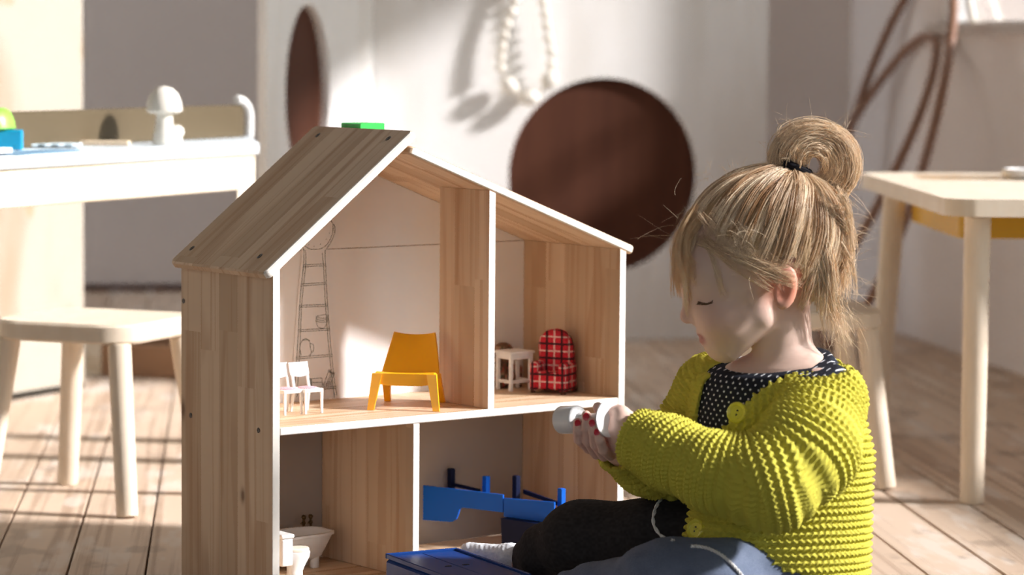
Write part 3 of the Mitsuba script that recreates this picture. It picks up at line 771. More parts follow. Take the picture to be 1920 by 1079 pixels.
def cone(p, a, b, ra, rb):
    """A limb from a to b whose radius runs from ra to rb."""
    d = b-a; t = np.clip((p-a)@d/(d@d), 0, 1)
    return np.linalg.norm(p-a-t[:, None]*d, axis=1)-(ra+(rb-ra)*t)


def chain(p, pts, r, k=0.012):
    o = None
    for i in range(len(pts)-1):
        c = cone(p, pts[i], pts[i+1], r[i], r[i+1]); o = c if o is None else smin(o, c, k)
    return o


def ell(p, c, r, rot=None):
    q = p-c
    if rot is not None: q = q@rot
    r = np.asarray(r, float); k0 = np.linalg.norm(q/r, axis=1); k1 = np.linalg.norm(q/(r*r), axis=1)
    return k0*(k0-1)/np.maximum(k1, 1e-9)


def rotz(a): return np.array([[math.cos(a), -math.sin(a), 0], [math.sin(a), math.cos(a), 0], [0, 0, 1]])


def nets(fn, lo, hi, h, c=5, band=1.5, newton=2):
    """A surface-net mesh of fn < 0, evaluated only near the surface."""
    lo, hi = np.asarray(lo, float), np.asarray(hi, float); nb = np.ceil((hi-lo)/(h*c)).astype(int)
    bi = np.stack(np.meshgrid(*[np.arange(n) for n in nb], indexing='ij'), -1).reshape(-1, 3)
    d = np.concatenate([fn(lo+(q+0.5)*h*c) for q in np.array_split(bi, max(1, len(bi)//400000))])
    bi = bi[np.abs(d) < h*c*band]
    off = np.stack(np.meshgrid(*[np.arange(c+1)]*3, indexing='ij'), -1).reshape(-1, 3)
    V = np.concatenate([fn((lo+(q[:, None]*c+off[None])*h).reshape(-1, 3)).astype(np.float32).reshape(-1, (c+1)**3) for q in np.array_split(bi, max(1, len(bi)*len(off)//600000))])
    V = V.reshape(-1, c+1, c+1, c+1); S = V < 0; N = nb*c+2
    cnt = sum(S[:, a:c+a, b:c+b, e:c+e].astype(np.int8) for a in (0, 1) for b in (0, 1) for e in (0, 1))
    w = np.argwhere((cnt > 0) & (cnt < 8)); base = bi[w[:, 0]]*c+w[:, 1:]
    acc, num = np.zeros((len(w), 3)), np.zeros(len(w))
    cor = {o: V[w[:, 0], w[:, 1]+o[0], w[:, 2]+o[1], w[:, 3]+o[2]] for o in np.ndindex(2, 2, 2)}
    for ax in range(3):
        for o in np.ndindex(2, 2, 2):
            if o[ax]: continue
            o2 = tuple(x+(i == ax) for i, x in enumerate(o)); a, b = cor[o], cor[o2]; m = (a < 0) != (b < 0)
            t = np.where(m, a/np.where(m, a-b, 1), 0); pt = np.tile(np.array(o, float), (len(w), 1)); pt[:, ax] += t
            acc += pt*m[:, None]; num += m
    verts = lo+(base+acc/np.maximum(num, 1)[:, None])*h
    kk = lambda g: (g[:, 0]*N[1]+g[:, 1])*N[2]+g[:, 2]
    K = kk(base); order = np.argsort(K); Ks = K[order]
    F = []
    for ax in range(3):
        b_, c_ = (ax+1) % 3, (ax+2) % 3
        sl0 = [slice(None)]+[slice(0, c)]*3; sl1 = list(sl0); sl1[ax+1] = slice(1, c+1)
        A, Bv = S[tuple(sl0)], S[tuple(sl1)]; e = np.argwhere(A != Bv); g = bi[e[:, 0]]*c+e[:, 1:]; flip = A[tuple(e.T)]
        ids = []
        for s, t in ((0, 0), (1, 0), (1, 1), (0, 1)):
            q = g.copy(); q[:, b_] -= s; q[:, c_] -= t; k = kk(q); i = np.clip(np.searchsorted(Ks, k), 0, len(Ks)-1)
            ids.append(np.where(Ks[i] == k, order[i], -1))
        q = np.stack(ids, 1); ok = (q >= 0).all(1); q, fl = q[ok], flip[ok]
        q[~fl] = q[~fl][:, ::-1]; F.append(q)
    q = np.vstack(F)
    for _ in range(newton):
        d0 = fn(verts); e = 0.4*h
        gr = np.stack([(fn(verts+e*np.eye(3)[i])-d0)/e for i in range(3)], 1); n2 = np.maximum((gr**2).sum(1), 0.2)
        verts = verts-np.clip(d0/n2, -h, h)[:, None]*gr
    return trimesh.Trimesh(verts, np.vstack([q[:, [0, 1, 2]], q[:, [0, 2, 3]]]), process=False)


def orient(m):
    if m.volume < 0: m.invert()
    return m


# torso: rings given by pixel row; s runs across the shoulders to the near one, f to the front
SA, FA = np.array([.75, 0, .66]), np.array([-.66, 0, .75])
TV = np.array([640, 660, 690, 720, 770, 850, 960, 1060, 1150, 1190.])
TU = np.array([1483, 1476, 1458, 1447, 1452, 1464, 1458, 1446, 1436, 1436.])
TA = np.array([.030, .048, .080, .094, .101, .104, .101, .103, .108, .100])
TB = np.array([.028, .036, .047, .056, .066, .077, .080, .086, .092, .085])
TY = np.array([L(1450, v, 3.45)[1] for v in TV]); TX = (TU-1450)*KP
def vrow(p): return 800-p[:, 1]/KP
def sf(p):
    y = p[:, 1]; x0 = np.interp(-y, -TY, TX); q0, q2 = p[:, 0]-x0, p[:, 2]-0.0
    return q0*SA[0]+q2*SA[2], q0*FA[0]+q2*FA[2]
def torso(p, off=0.0):
    y = p[:, 1]; s, f = sf(p); a = np.interp(-y, -TY, TA)+off; b = np.interp(-y, -TY, TB)+off
    k0 = np.sqrt((s/a)**2+(f/b)**2+1e-12); k1 = np.sqrt((s/a**2)**2+(f/b**2)**2+1e-12)
    return smax(k0*(k0-1)/k1, smax(y-(TY[0]+off), (TY[-1]-off)-y, .01), .02)


px = lambda r, d=3.45: r*d/CAM_F
N_ARM = [L(1543, 752, 3.385), L(1512, 845, 3.32), L(1445, 905, 3.30), L(1340, 886, 3.32), L(1256, 850, 3.36), L(1188, 820, 3.395)]
N_SL = [px(80), px(89), px(83), px(66), px(60), px(55)]
N_BD = [px(62), px(60), px(52), px(44), px(36), px(30)]
F_ARM = [L(1338, 735, 3.515), L(1300, 820, 3.55), L(1262, 886, 3.55), L(1210, 868, 3.50), L(1166, 838, 3.462)]
F_SL = [px(74), px(74), px(64), px(54), px(50)]
F_BD = [px(55), px(52), px(44), px(38), px(29)]
F_LEG = [L(1395, 1045, 3.50), L(1230, 1030, 3.54), L(1092, 1014, 3.58), L(1035, 1040, 3.645), L(990, 1056, 3.695)]
F_LR = [px(108), px(92), px(72), px(60), px(44)]
N_LEG = [L(1450, 1104, 3.40), L(1330, 1105, 3.36), L(1240, 1098, 3.36), L(1130, 1110, 3.44), L(1050, 1110, 3.47)]
N_LR = [px(94), px(88), px(76), px(52), px(36)]

HD = 3.44
def hp(u, v, c=0.0):
    q = L(u, v, HD); q[2] = L(1430, 490, HD)[2]+c*KP; return q
CR = rotz(math.radians(14))
CRC, CRR = hp(1434, 458), np.array([152, 130, 112])*KP
def headf(p):
    k = KP
    d = ell(p, CRC, CRR, CR)
    d = smin(d, ell(p, hp(1372, 545), np.array([92, 100, 88])*k, rotz(math.radians(12))), .02)          # face
    d = smin(d, ell(p, hp(1318, 505), np.array([44, 62, 78])*k, rotz(math.radians(16))), .016)           # forehead and brow
    d = smin(d, ell(p, hp(1352, 632), np.array([36, 40, 46])*k), .018)                                   # chin
    for sg in (-1, 1):
        d = smin(d, ell(p, hp(1356, 600, 46*sg), np.array([44, 42, 40])*k), .014)                        # cheeks
        d = smin(d, cone(p, hp(1426, 598, 60*sg), hp(1362, 652, 26*sg), 20*k, 22*k), .022)               # jaw
    d = smin(d, cone(p, hp(1303, 548), hp(1289, 588), 8*k, 11*k), .010)                                  # nose bridge
    d = smin(d, ell(p, hp(1289, 595), np.array([13, 12, 14])*k), .005)
    for sg in (-1, 1):
        d = smin(d, ell(p, hp(1306, 600, 14*sg), np.array([13, 10, 9])*k), .003)                          # nostril wings
        d = smax(d, -ell(p, hp(1322, 562, 40*sg), np.array([14, 16, 18])*k), .010)                       # eye socket
        d = smin(d, ell(p, hp(1331, 564, 38*sg), np.array([17, 15, 17])*k), .004)                        # lowered lid
    d = smin(d, ell(p, hp(1322, 624), np.array([15, 6.5, 33])*k), .004)                                    # lips
    d = smin(d, ell(p, hp(1326, 639), np.array([14, 6.5, 30])*k), .004)
    d = smax(d, -cone(p, hp(1300, 632, 6), hp(1337, 629, 42), 2.6*k, 1.8*k), .0015)
    d = smax(d, -cone(p, hp(1300, 632, -6), hp(1337, 629, -42), 2.6*k, 1.8*k), .0015)
    for sg in (-1, 1):                                                                                   # ears
        e = ell(p, hp(1463, 540, 103*sg), np.array([22, 41, 9])*k, rotz(math.radians(-8)))
        e = smax(e, -ell(p, hp(1457, 543, 114*sg), np.array([13, 25, 9])*k, rotz(math.radians(-8))), .004)
        d = smin(d, e, .004)
    return d


WR_N, WR_F = L(1188, 818, 3.395), L(1166, 834, 3.462)
# near hand: back of the hand to the lens, fingers bent round the plate
NH = [(WR_N, L(1170, 808, 3.396), px(28), px(30)), (L(1175, 797, 3.394), L(1164, 784, 3.392), px(21), px(17)), (L(1178, 828, 3.402), L(1162, 832, 3.400), px(24), px(18)), (L(1168, 806, 3.396), L(1162, 812, 3.396), px(28), px(22))]
NF = []
for i, (v, r, ln_) in enumerate(((774, 11.5, 1.0), (797, 12, 1.08), (820, 11.5, 1.02), (841, 10, .88))):
    a = L(1163+1*i, v, 3.390+.004*i)
    NF.append(([a, a+np.array([-.0090*ln_, .001, -.008]), a+np.array([-.0170*ln_, .001, -.0200]), a+np.array([-.012, .001, -.034])], [px(r), px(r-.5), px(r-1.5), px(r-2.5)]))
NT = ([L(1186, 792, 3.392), L(1165, 774, 3.392), L(1146, 765, 3.405)], [px(15), px(12.5), px(9.5)])
# far hand: fingers come up the near side of the shaft, nails to the lens
FH = [(WR_F, L(1140, 834, 3.450), px(26), px(27)), (L(1140, 836, 3.450), L(1122, 826, 3.452), px(24), px(22))]
FF, NAILS = [], []
for (ub, vb), (um, vm), (ut, vt), r in (((1104, 842), (1086, 824), (1083, 792), 10), ((1118, 852), (1103, 826), (1099, 779), 10.5), ((1132, 856), (1117, 834), (1110, 791), 10), ((1144, 856), (1131, 844), (1119, 809), 9)):
    i = len(FF)
    FF.append(([L(ub, vb, 3.440-.006*i), L(um, vm, 3.414-.0065*i), L((um+ut)/2, (vm+vt)/2, 3.4035-.0065*i), L(ut, vt, 3.4065-.0065*i)], [px(r), px(r), px(r-.6), px(r-2)]))
FT = ([L(1148, 816, 3.462), L(1134, 786, 3.458), L(1121, 764, 3.436)], [px(15), px(12.5), px(9.5)])


def handsf(p):
    d = None
    for a, b, ra, rb in NH:
        c = cone(p, a, b, ra, rb); d = c if d is None else smin(d, c, .008)
    d = smin(d, chain(p, *NT, k=.004), .005)
    for f in NF: d = smin(d, chain(p, *f, k=.003), .0022)
    e = None
    for a, b, ra, rb in FH:
        c = cone(p, a, b, ra, rb); e = c if e is None else smin(e, c, .008)
    e = smin(e, chain(p, *FT, k=.004), .005)
    g = None
    for f in FF:
        c = chain(p, *f, k=.003); g = c if g is None else np.minimum(g, c)
    e = smin(e, g, .0022)
    return np.minimum(d, e)


FEET = [(F_LEG[-1], L(958, 1050, 3.71), px(30), px(30)), (L(958, 1050, 3.71), L(880, 1036, 3.745), px(28), px(20)), (N_LEG[-1], L(1008, 1112, 3.47), px(30), px(26))]
def bodyf(p):
    d = headf(p)
    d = smin(d, cone(p, hp(1462, 560), L(1470, 700, 3.45), px(55), px(56)), .010)
    d = smin(d, torso(p, -.004), .012)
    d = smin(d, chain(p, N_ARM+[WR_N], N_BD+[px(27)], .02), .012)
    d = smin(d, chain(p, F_ARM+[WR_F], F_BD+[px(26)], .02), .012)
    d = smin(d, chain(p, F_LEG, [r-.006 for r in F_LR], .02), .02)
    d = smin(d, chain(p, N_LEG, [r-.006 for r in N_LR], .02), .02)
    for f in FEET: d = smin(d, cone(p, f[0], f[1], f[2]-.004, f[3]-.004), .01)
    return d


def bounds(*us):
    q = np.vstack([L(*u) for u in us]); return q.min(0), q.max(0)
def wristf(p):   # hands run on into the forearms inside the cuffs
    return smin(handsf(p), np.minimum(cone(p, WR_N, N_ARM[-2], px(27), px(32)), cone(p, WR_F, F_ARM[-2], px(26), px(32))), .004)
hands = orient(nets(wristf, L(1055, 900, 3.45)-[0, 0, .06], L(1262, 735, 3.36)+[0, 0, .06], .00105, 6))
body = orient(nets(bodyf, L(830, 1200, 3.45)-[0, 0, .27], L(1660, 290, 3.45)+[0, 0, .26], .0023, 5))

# colour of the skin, from fixed points of the body
def wpt(q): return [float(x) for x in world(q)]
SK = dict(ear=wpt(hp(1464, 540, 105)), lip=wpt(hp(1308, 635)), lip2=wpt(hp(1312, 636, 17)), lip3=wpt(hp(1322, 634, 28)), cheek=wpt(hp(1350, 600, 60)), nose=wpt(hp(1286, 596)), eye=wpt(hp(1318, 570, 50)), hand=wpt(L(1120, 810, 3.42)))
def skin(p, n, uv):
    def near(k, r):
        c = SK[k]; q = (p.x-c[0])**2+(p.y-c[1])**2+(p.z-c[2])**2
        return dr.exp(-q/(r*r))
    c = mix((0.67, 0.485, 0.405), (0.72, 0.53, 0.445), noise(p.x*60, p.y*60, p.z*60))
    c = mix(c, mi.Color3f(0.72, 0.40, 0.33), 0.7*near('cheek', .024)+0.5*near('nose', .012))
    c = mix(c, mi.Color3f(0.74, 0.27, 0.17), dr.minimum(1, 1.1*near('ear', .026)))  # ear reddened to imitate light glowing through it
    c = mix(c, mi.Color3f(0.70, 0.38, 0.32), 0.6*near('hand', .045))
    c = mix(c, mi.Color3f(0.45, 0.27, 0.24), 0.5*near('eye', .011))  # shade of the eye socket painted as darker skin
    c = mix(c, mi.Color3f(0.46, 0.16, 0.15), dr.minimum(0.85, 1.2*near('lip', .0065)+1.2*near('lip2', .0065)+1.0*near('lip3', .006)))
    return c
mat('skin', mikit.proc(skin), 0.5, 0.35, sheen=0.15)
pe = thing('person', 'small blond child in chunky yellow-green cardigan sitting beside the doll house', 'person')
def bone(name, m, mat_, lab=None, smooth=True, kind=None, **kw):
    m = tri(m).copy(); m.vertices = world(m.vertices)
    return part(pe, name, m, mat_, lab, smooth, kind, **kw)
bone('body', cat(body, hands), 'skin')


def surf(fn, u, v, d0=3.15, d1=3.8):
    """Where the ray of pixel (u, v) first meets the field."""
    o, r = loc(CAM), AX@(at(u, v, 1.0)-CAM); t = np.linspace(d0, d1, 900)
    P = o+t[:, None]*r; h = np.argmax(fn(P) < 0)
    return P[h]
def grad(fn, q, e=.0006):
    q = np.asarray(q)[None]; g = np.array([(fn(q+e*np.eye(3)[i])-fn(q-e*np.eye(3)[i]))[0] for i in range(3)])
    return g/np.linalg.norm(g)


mat('nail_red', (0.55, 0.015, 0.035), 0.25, 0.5, clearcoat=0.8)
for (ub, ut, v, r) in ((0, 1083, 793, 7.5), (0, 1099, 781, 8.0), (0, 1110, 793, 7.5), (0, 1119, 810, 7.0)):
    q = surf(handsf, ut, v+1); n = grad(handsf, q); x = np.cross(UP@AX.T, n); x /= np.linalg.norm(x)
    bone('fingernail', xf(mv(trimesh.creation.icosphere(2), 0, 0, 0, s=(px(r)*.8, px(r)*.95, .0009)), frame(q+n*.0001, x, np.cross(n, x), n)), 'nail_red', 'red painted fingernail')
# lashes and brow
mat('lash', (0.13, 0.075, 0.045), 0.7, 0.2)
lash = []
for i in range(13):
    u = 1310+2.2*i; q = surf(headf, u, 567+2.2*math.sin(i/12*math.pi)); n = grad(headf, q)
    lash.append(tube(np.array([q, q+n*.0022+[-.0006, -.0016, 0], q+n*.0034+[-.0014, -.0022, 0]]), np.array([.0005, .0004, .00012]), 4))
lash.append(tube(spline([surf(headf, u, v)+grad(headf, surf(headf, u, v))*.0001 for u, v in ((1309, 566), (1318, 569), (1328, 569), (1337, 564))], 16), .0008, 5))
bone('eyelashes', cat(lash), 'lash')
brow = []
for i in range(24):
    u = 1303+1.6*i; q = surf(headf, u, 537-3.5*math.sin(i/23*math.pi)+RNG.normal(0, 1)); n = grad(headf, q)
    brow.append(tube(np.array([q, q+n*.0004+[.0025, .0006, 0], q+n*.0002+[.0045, .0004, 0]]), np.array([.0002, .00018, .00008]), 4))
mat('brow_hair', (0.42, 0.28, 0.16), 0.6, 0.2)
bone('eyebrow', cat(brow), 'brow_hair')

# ---------------------------------------------------------------- clothes
def neck_cut(p, v0, k=.37):
    s, f = sf(p); return (p[:, 1]-(800-v0)*KP)+k*f
def shirtf(p):
    d = smin(torso(p, .0035), smin(cone(p, N_ARM[0], N_ARM[1], N_BD[0]+.004, N_BD[1]+.002), cone(p, F_ARM[0], F_ARM[1], F_BD[0]+.004, F_BD[1]+.002), .001), .012)-.0025
    d = smax(d, neck_cut(p, 672), .002)
    return smax(d, (800-1120)*KP-p[:, 1], .002)
def dots(p, n, uv):
    x = (p.x-float(O_[0]))*float(SA@AX[:, 0])+(p.y-float(O_[1]))*float(SA@AX[:, 1]); z = p.z
    x = (p.x-float(O_[0]))*SH[0]+(p.y-float(O_[1]))*SH[1]
    a = (x+z)*92; b = (x-z)*92
    fa, fb = a-dr.floor(a)-0.5, b-dr.floor(b)-0.5
    return dr.select(fa*fa+fb*fb < 0.026, mi.Color3f(0.72, 0.74, 0.78), mi.Color3f(0.014, 0.017, 0.026))
SH = [float(x) for x in (SA@AX)[:2]]
mat('polka_cloth', mikit.proc(dots), 0.85, 0.2)
bone('shirt', orient(nets(shirtf, L(1250, 1130, 3.45)-[0, 0, .13], L(1620, 630, 3.45)+[0, 0, .13], .0024, 5)), 'polka_cloth', 'dark shirt with white dots')

E_V = np.array([660, 688, 708, 740, 770, 835, 900, 1010, 1100]); E_N = np.array([.090, .078, .046, .022, .008, -.050, -.078, -.080, -.08])
G_V = np.array([660, 690, 770, 830, 870, 1100]); G_F = np.array([-.052, -.056, -.070, -.090, -.12, -.12])
def hem(p): return p[:, 1]-(800-np.interp(p[:, 0]/KP+1450, [1280, 1340, 1450, 1540, 1620], [1006, 1022, 1052, 1080, 1092]))*KP
def torso_out(p): return torso(p, .0125+.004*np.clip((vrow(p)-900)/150, 0, 1))
def n_sleeve(p): return chain(p, N_ARM, N_SL, .018)
def f_sleeve(p): return chain(p, F_ARM, F_SL, .018)
def cuff_cut(p, arm, ext):
    a, b = arm[-2], arm[-1]; d = (b-a)/np.linalg.norm(b-a); return (p-b)@d-ext
def outer(p):
    s = smin(n_sleeve(p), f_sleeve(p), .004)
    return smin(torso_out(p), s, .012)
def cardf(p):
    s, f = sf(p); v = vrow(p)
    t = torso_out(p); t = smax(t, -torso(p, .0065), .001)
    op = np.maximum(np.interp(v, G_V, G_F)-s, s-np.interp(v, E_V, E_N)); op = np.maximum(op, -f-.0)
    t = smax(t, -op, .004)
    nk = neck_cut(p, 690, .20); t = smax(t, nk, .004)
    t = smax(t, -hem(p), .004)
    n = smax(smax(n_sleeve(p), nk, .004), cuff_cut(p, N_ARM, -px(8)), .003); n = smax(n, -chain(p, N_ARM[-3:]+[N_ARM[-1]*2-N_ARM[-2]], [r-.0055 for r in N_SL[-3:]]+[N_SL[-1]-.005], .01), .002)
    g = smax(f_sleeve(p), cuff_cut(p, F_ARM, px(8)), .003); g = smax(g, -chain(p, F_ARM[-2:]+[F_ARM[-1]*2-F_ARM[-2]], [r-.0055 for r in F_SL[-2:]]+[F_SL[-1]-.005], .01), .002)
    g = smax(g, -torso(p, .006), .002)
    return smin(smin(t, n, .010), g, .004)
card = orient(nets(cardf, L(1100, 1110, 3.45)-[0, 0, .20], L(1660, 625, 3.45)+[0, 0, .22], .0017, 6))


def knit(m):
    p = m.vertices; nrm = trimesh.Trimesh(p, m.faces, process=False).vertex_normals
    v = vrow(p); s, f = sf(p); dT, dN, dF = torso_out(p), n_sleeve(p), f_sleeve(p)
    def armco(pts, r):
        # along and around the arm; the rows fan out over the bends
        D, T, ph, acc = [], [], [], 0
        for i in range(len(pts)-1):
            d = pts[i+1]-pts[i]; l = np.linalg.norm(d); d = d/l; pr = (p-pts[i])@d; t = np.clip(pr, 0, l); q = p-pts[i]-t[:, None]*d
            a = np.cross(d, [0.2, 0.3, 1.0]); a /= np.linalg.norm(a); b = np.cross(d, a)
            D.append(np.linalg.norm(q, axis=1)-(r[i]+(r[i+1]-r[i])*t/l)); T.append(acc+pr.clip(-.04, l+.04)); ph.append(np.arctan2((p-pts[i])@a, (p-pts[i])@b)); acc += l
        D, T, ph = np.array(D), np.array(T), np.array(ph); w = np.exp(-(D-D.min(0))/.014); w /= w.sum(0)
        return (w*T).sum(0), np.arctan2((w*np.sin(ph)).sum(0), (w*np.cos(ph)).sum(0))*.045
    tn, pn = armco(N_ARM, N_SL); tf, pf = armco(F_ARM, F_SL)
    isN, isF = (dN < dT) & (dN < dF), (dF < dT) & (dF <= dN)
    ang = np.arctan2(s/.10, f/.08)*0.09
    yoke = (~isN) & (~isF) & (v < 800-60*(f < 0)) & (f > -.012)
    r_ = np.where(isN, tn, np.where(isF, tf, np.where(yoke, ang, p[:, 1]))); c_ = np.where(isN, pn, np.where(isF, pf, np.where(yoke, p[:, 1], ang)))
    P = np.where(isN | isF, .0092, np.where(yoke, .0100, .0082)); Q = .0066
    r_ = r_+.0012*(mikit.meshkit.noise(p*38)-.5)+.0006*(mikit.meshkit.noise(p*160, 5)-.5)
    row = np.floor(r_/P); ph = r_/P-row
    wv = 0.13*np.sin(2*np.pi*c_/Q)                       # the purl bumps interlock from row to row
    ridge = np.clip(np.cos(2*np.pi*(ph-0.5+wv)), -0.75, 1)
    st = 0.5+0.5*np.cos(2*np.pi*(c_/Q*1.0+0.5*row))
    h = .0030*ridge*(0.62+0.38*st)+.0009*st
    inside = cardf(p-nrm*.003) > 0                       # only where cloth lies under the vertex
    h = np.where(inside & (np.einsum('ij,ij->i', nrm, grad_outer(p)) < 0.2), 0, h)
    m.vertices = p+nrm*h[:, None]
    return m
def grad_outer(p, e=.001):
    d0 = outer(p); g = np.stack([(outer(p+e*np.eye(3)[i])-d0)/e for i in range(3)], 1); return g/np.maximum(np.linalg.norm(g, axis=1, keepdims=True), 1e-9)
card = knit(card)
mat('cardigan_wool', (0.545, 0.50, 0.075), 0.9, 0.15, sheen=0.5, sheen_tint=0.7)
bone('cardigan', card, 'cardigan_wool', 'chunky yellow-green knitted cardigan')
mat('button_lime', (0.66, 0.62, 0.05), 0.3, 0.5, clearcoat=0.5)
btn = cat(lathe([(0, .0), (.0105, .0), (.0125, .0012), (.0125, .0036), (.0112, .0046), (.0092, .0040), (.0080, .0030), (0, .0026)], 32))
for (u, v), k in (((1384, 775), 1.0), ((1307, 994), 1.0)):
    q = surf(lambda P: smin(torso_out(P), n_sleeve(P), .01), u, v); n = grad(torso_out, q); n = n*.8+np.array([0.0, .05, .35]); n /= np.linalg.norm(n)
    x, y, z = basis(n)
    b = bone('button', xf(btn, frame(q+n*.0008, x, y, z)), 'button_lime', 'round lime button', smooth=30)
    for a, c_ in ((1, 0), (-1, 0)):
        bone('button'+b.split('button')[-1]+'__hole' if False else 'button_hole', xf(mv(lathe([(0, .0), (.0011, .0), (.0011, .0033), (0, .0033)], 10), .0026*a, 0, 0), frame(q+n*.0008, x, y, z)), 'navy_plastic', 'button hole', smooth=30)

FOLD = lambda p, k: .0022*np.sin(p[:, 0]*70*k+4*np.sin(p[:, 1]*40))*np.sin(p[:, 1]*55*k+p[:, 2]*60)
def farlegf(p):
    d = chain(p, F_LEG, F_LR, .022); d = d+FOLD(p, .8)*.7
    return smax(d, cuff_cut(p, F_LEG, -.006), .003)
def denimf(p):
    d = chain(p, N_LEG, N_LR, .022)
    d = smin(d, smax(torso(p, .009), p[:, 1]-(800-1062)*KP, .01), .02)
    d = smin(d, cone(p, L(1330, 1070, 3.40), L(1430, 1100, 3.39), px(44), px(50)), .02)+FOLD(p, 1.0)
    return smax(d, cuff_cut(p, N_LEG, -.004), .003)
def cloth_tone(p, n, uv): return mix((0.022, 0.021, 0.023), (0.04, 0.038, 0.04), noise(p.x*300, p.y*300, p.z*300))
def denim_tone(p, n, uv): return mix((0.085, 0.115, 0.18), (0.19, 0.225, 0.31), 0.55*fbm(p.x*60, p.y*60, p.z*60, 3)+0.45*noise(p.x*900, p.y*900, p.z*900))
mat('charcoal_cloth', mikit.proc(cloth_tone), 0.9, 0.08)
mat('denim', mikit.proc(denim_tone), 0.85, 0.15)
bone('legwear', orient(nets(farlegf, L(920, 1200, 3.45)-[0, 0, .30], L(1560, 900, 3.45)+[0, 0, .15], .003, 5)), 'charcoal_cloth', 'dark charcoal legging on the far leg')  # far leg cloth is much darker than the denim near leg
bone('denim_trousers', orient(nets(denimf, L(930, 1240, 3.45)-[0, 0, .22], L(1640, 985, 3.45)+[0, 0, .22], .003, 5)), 'denim', 'washed blue denim')
def sockf(p):
    d = None
    for a, b, ra, rb in FEET[:2]:
        c = cone(p, a, b, ra, rb); d = c if d is None else smin(d, c, .012)
    return d+.0006*np.sin(p[:, 0]*700)*np.sin(p[:, 1]*700+p[:, 2]*500)
def sock2f(p): return cone(p, *FEET[2])
def sock_tone(p, n, uv): return mix((0.50, 0.54, 0.60), (0.72, 0.75, 0.79), fbm(p.x*420, p.y*420, p.z*420, 2))
mat('sock_wool', mikit.proc(sock_tone), 0.95, 0.1, sheen=0.4)
bone('sock', orient(nets(sockf, L(830, 1110, 3.72)-[0, 0, .07], L(1045, 990, 3.72)+[0, 0, .07], .0022, 5)), 'sock_wool', 'pale grey woollen sock')
bone('sock', orient(nets(sock2f, L(950, 1180, 3.47)-[0, 0, .06], L(1090, 1050, 3.47)+[0, 0, .06], .0026, 5)), 'sock_wool', 'pale grey woollen sock')
under = lambda P: np.minimum(np.minimum(denimf(P), farlegf(P)), torso(P, .005))
mat('white_cord', (0.72, 0.72, 0.70), 0.8, 0.2)
def cordline(pix):
    c = spline([surf(under, u, v)+np.array([0, .0006, .0016]) for u, v in pix], 60); i = np.arange(60)
    a, b, _ = basis(c[-1]-c[0])
    return cat(*[tube(c+.0011*(np.cos(i*.9+ph)[:, None]*a+np.sin(i*.9+ph)[:, None]*b), .0013, 6) for ph in (0, np.pi)])
bone('cord_trim', cordline([(1240, 938), (1229, 955), (1226, 985), (1238, 1004), (1258, 1015)]), 'white_cord', 'white twisted cord')
bone('cord_trim', cordline([(1296, 1026), (1330, 1031), (1362, 1050), (1392, 1082)]), 'white_cord', 'white twisted cord')

# the toy in the hands: a white spool-shaped pedestal
a_, b_ = world(L(1052, 788, 3.442)), world(L(1141, 786, 3.386))
LT = np.linalg.norm(b_-a_)
prof = [(0, 0), (.0145, 0), (.0165, .002), (.0165, .027), (.0145, .0295), (.0085, .0315), (.0070, .036), (.0068, LT-.012), (.0100, LT-.006), (.0195, LT-.0022), (.0215, LT), (.0212, LT+.0014), (.0185, LT+.0006), (.012, LT-.003), (0, LT-.004)]
put('toy_pedestal', along(lathe(prof, 40), a_, b_), 'porcelain', 'small white spool-shaped toy held in the hands of the child', 'toy', smooth=40)

# ---------------------------------------------------------------- hair
HR = np.random.default_rng(11)
def dirof(q): w = ((q-CRC)@CR)/CRR; return w/np.linalg.norm(w, axis=-1, keepdims=True)
def onhead(d, off=0.0): return CRC+(d*(CRR+off))@CR.T
TIE = hp(1485, 327, 10); TD = dirof(TIE)
S_P, S_R, S_C = [], [], []
def blond(n, k=0.0, spread=0.16):
    t = np.clip(0.5+k+HR.normal(0, spread, n), 0, 1)[:, None]
    return (1-t)*np.array([0.33, 0.175, 0.078])+t*np.array([1.0, 0.83, 0.60])*.97
def lay(P, r, col, taper=0.45):
    """P: strands x points x 3."""
    m = P.shape[1]; tp = np.interp(np.linspace(0, 1, m), [0, .1, .7, 1], [.8, 1, .9, taper])
    S_P.append(P); S_R.append(np.asarray(r)[:, None]*tp[None]); S_C.append(col)
def pushout(P, m):
    q = P.reshape(-1, 3); d = headf(q); k = d < m
    if k.any():
        s = q[k]; e = .0008; g = np.stack([(headf(s+e*np.eye(3)[i])-d[k])/e for i in range(3)], 1); g /= np.maximum(np.linalg.norm(g, axis=1, keepdims=True), 1e-6)
        q = q.copy(); q[k] = s+g*(m-d[k])[:, None]
    return q.reshape(P.shape)
def pixof(q): return q[..., 0]/KP+1450, 800-q[..., 1]/KP
HL_U = [1255, 1285, 1310, 1345, 1385, 1430, 1462, 1485, 1500, 1530, 1565, 1600]; HL_V = [400, 430, 446, 476, 500, 512, 500, 530, 575, 610, 605, 570]
# cap under the strands
cap = trimesh.creation.icosphere(6); cd = cap.vertices.view(np.ndarray)
cq = onhead(cd, .0022); cu, cv = pixof(cq); keep = cv < np.interp(cu, HL_U, HL_V)-34
fk = keep[cap.faces].all(1); capm = trimesh.Trimesh(cq, cap.faces[fk], process=False); capm.remove_unreferenced_vertices()
cn = mikit.meshkit.noise(np.c_[np.arctan2(*(capm.vertices-TIE)[:, [0, 2]].T)*26, np.zeros(len(capm.vertices)), np.zeros(len(capm.vertices))], 3)
capm.vertices = capm.vertices+(capm.vertices-CRC)/np.linalg.norm(capm.vertices-CRC, axis=1, keepdims=True)*(.0022*cn)[:, None]
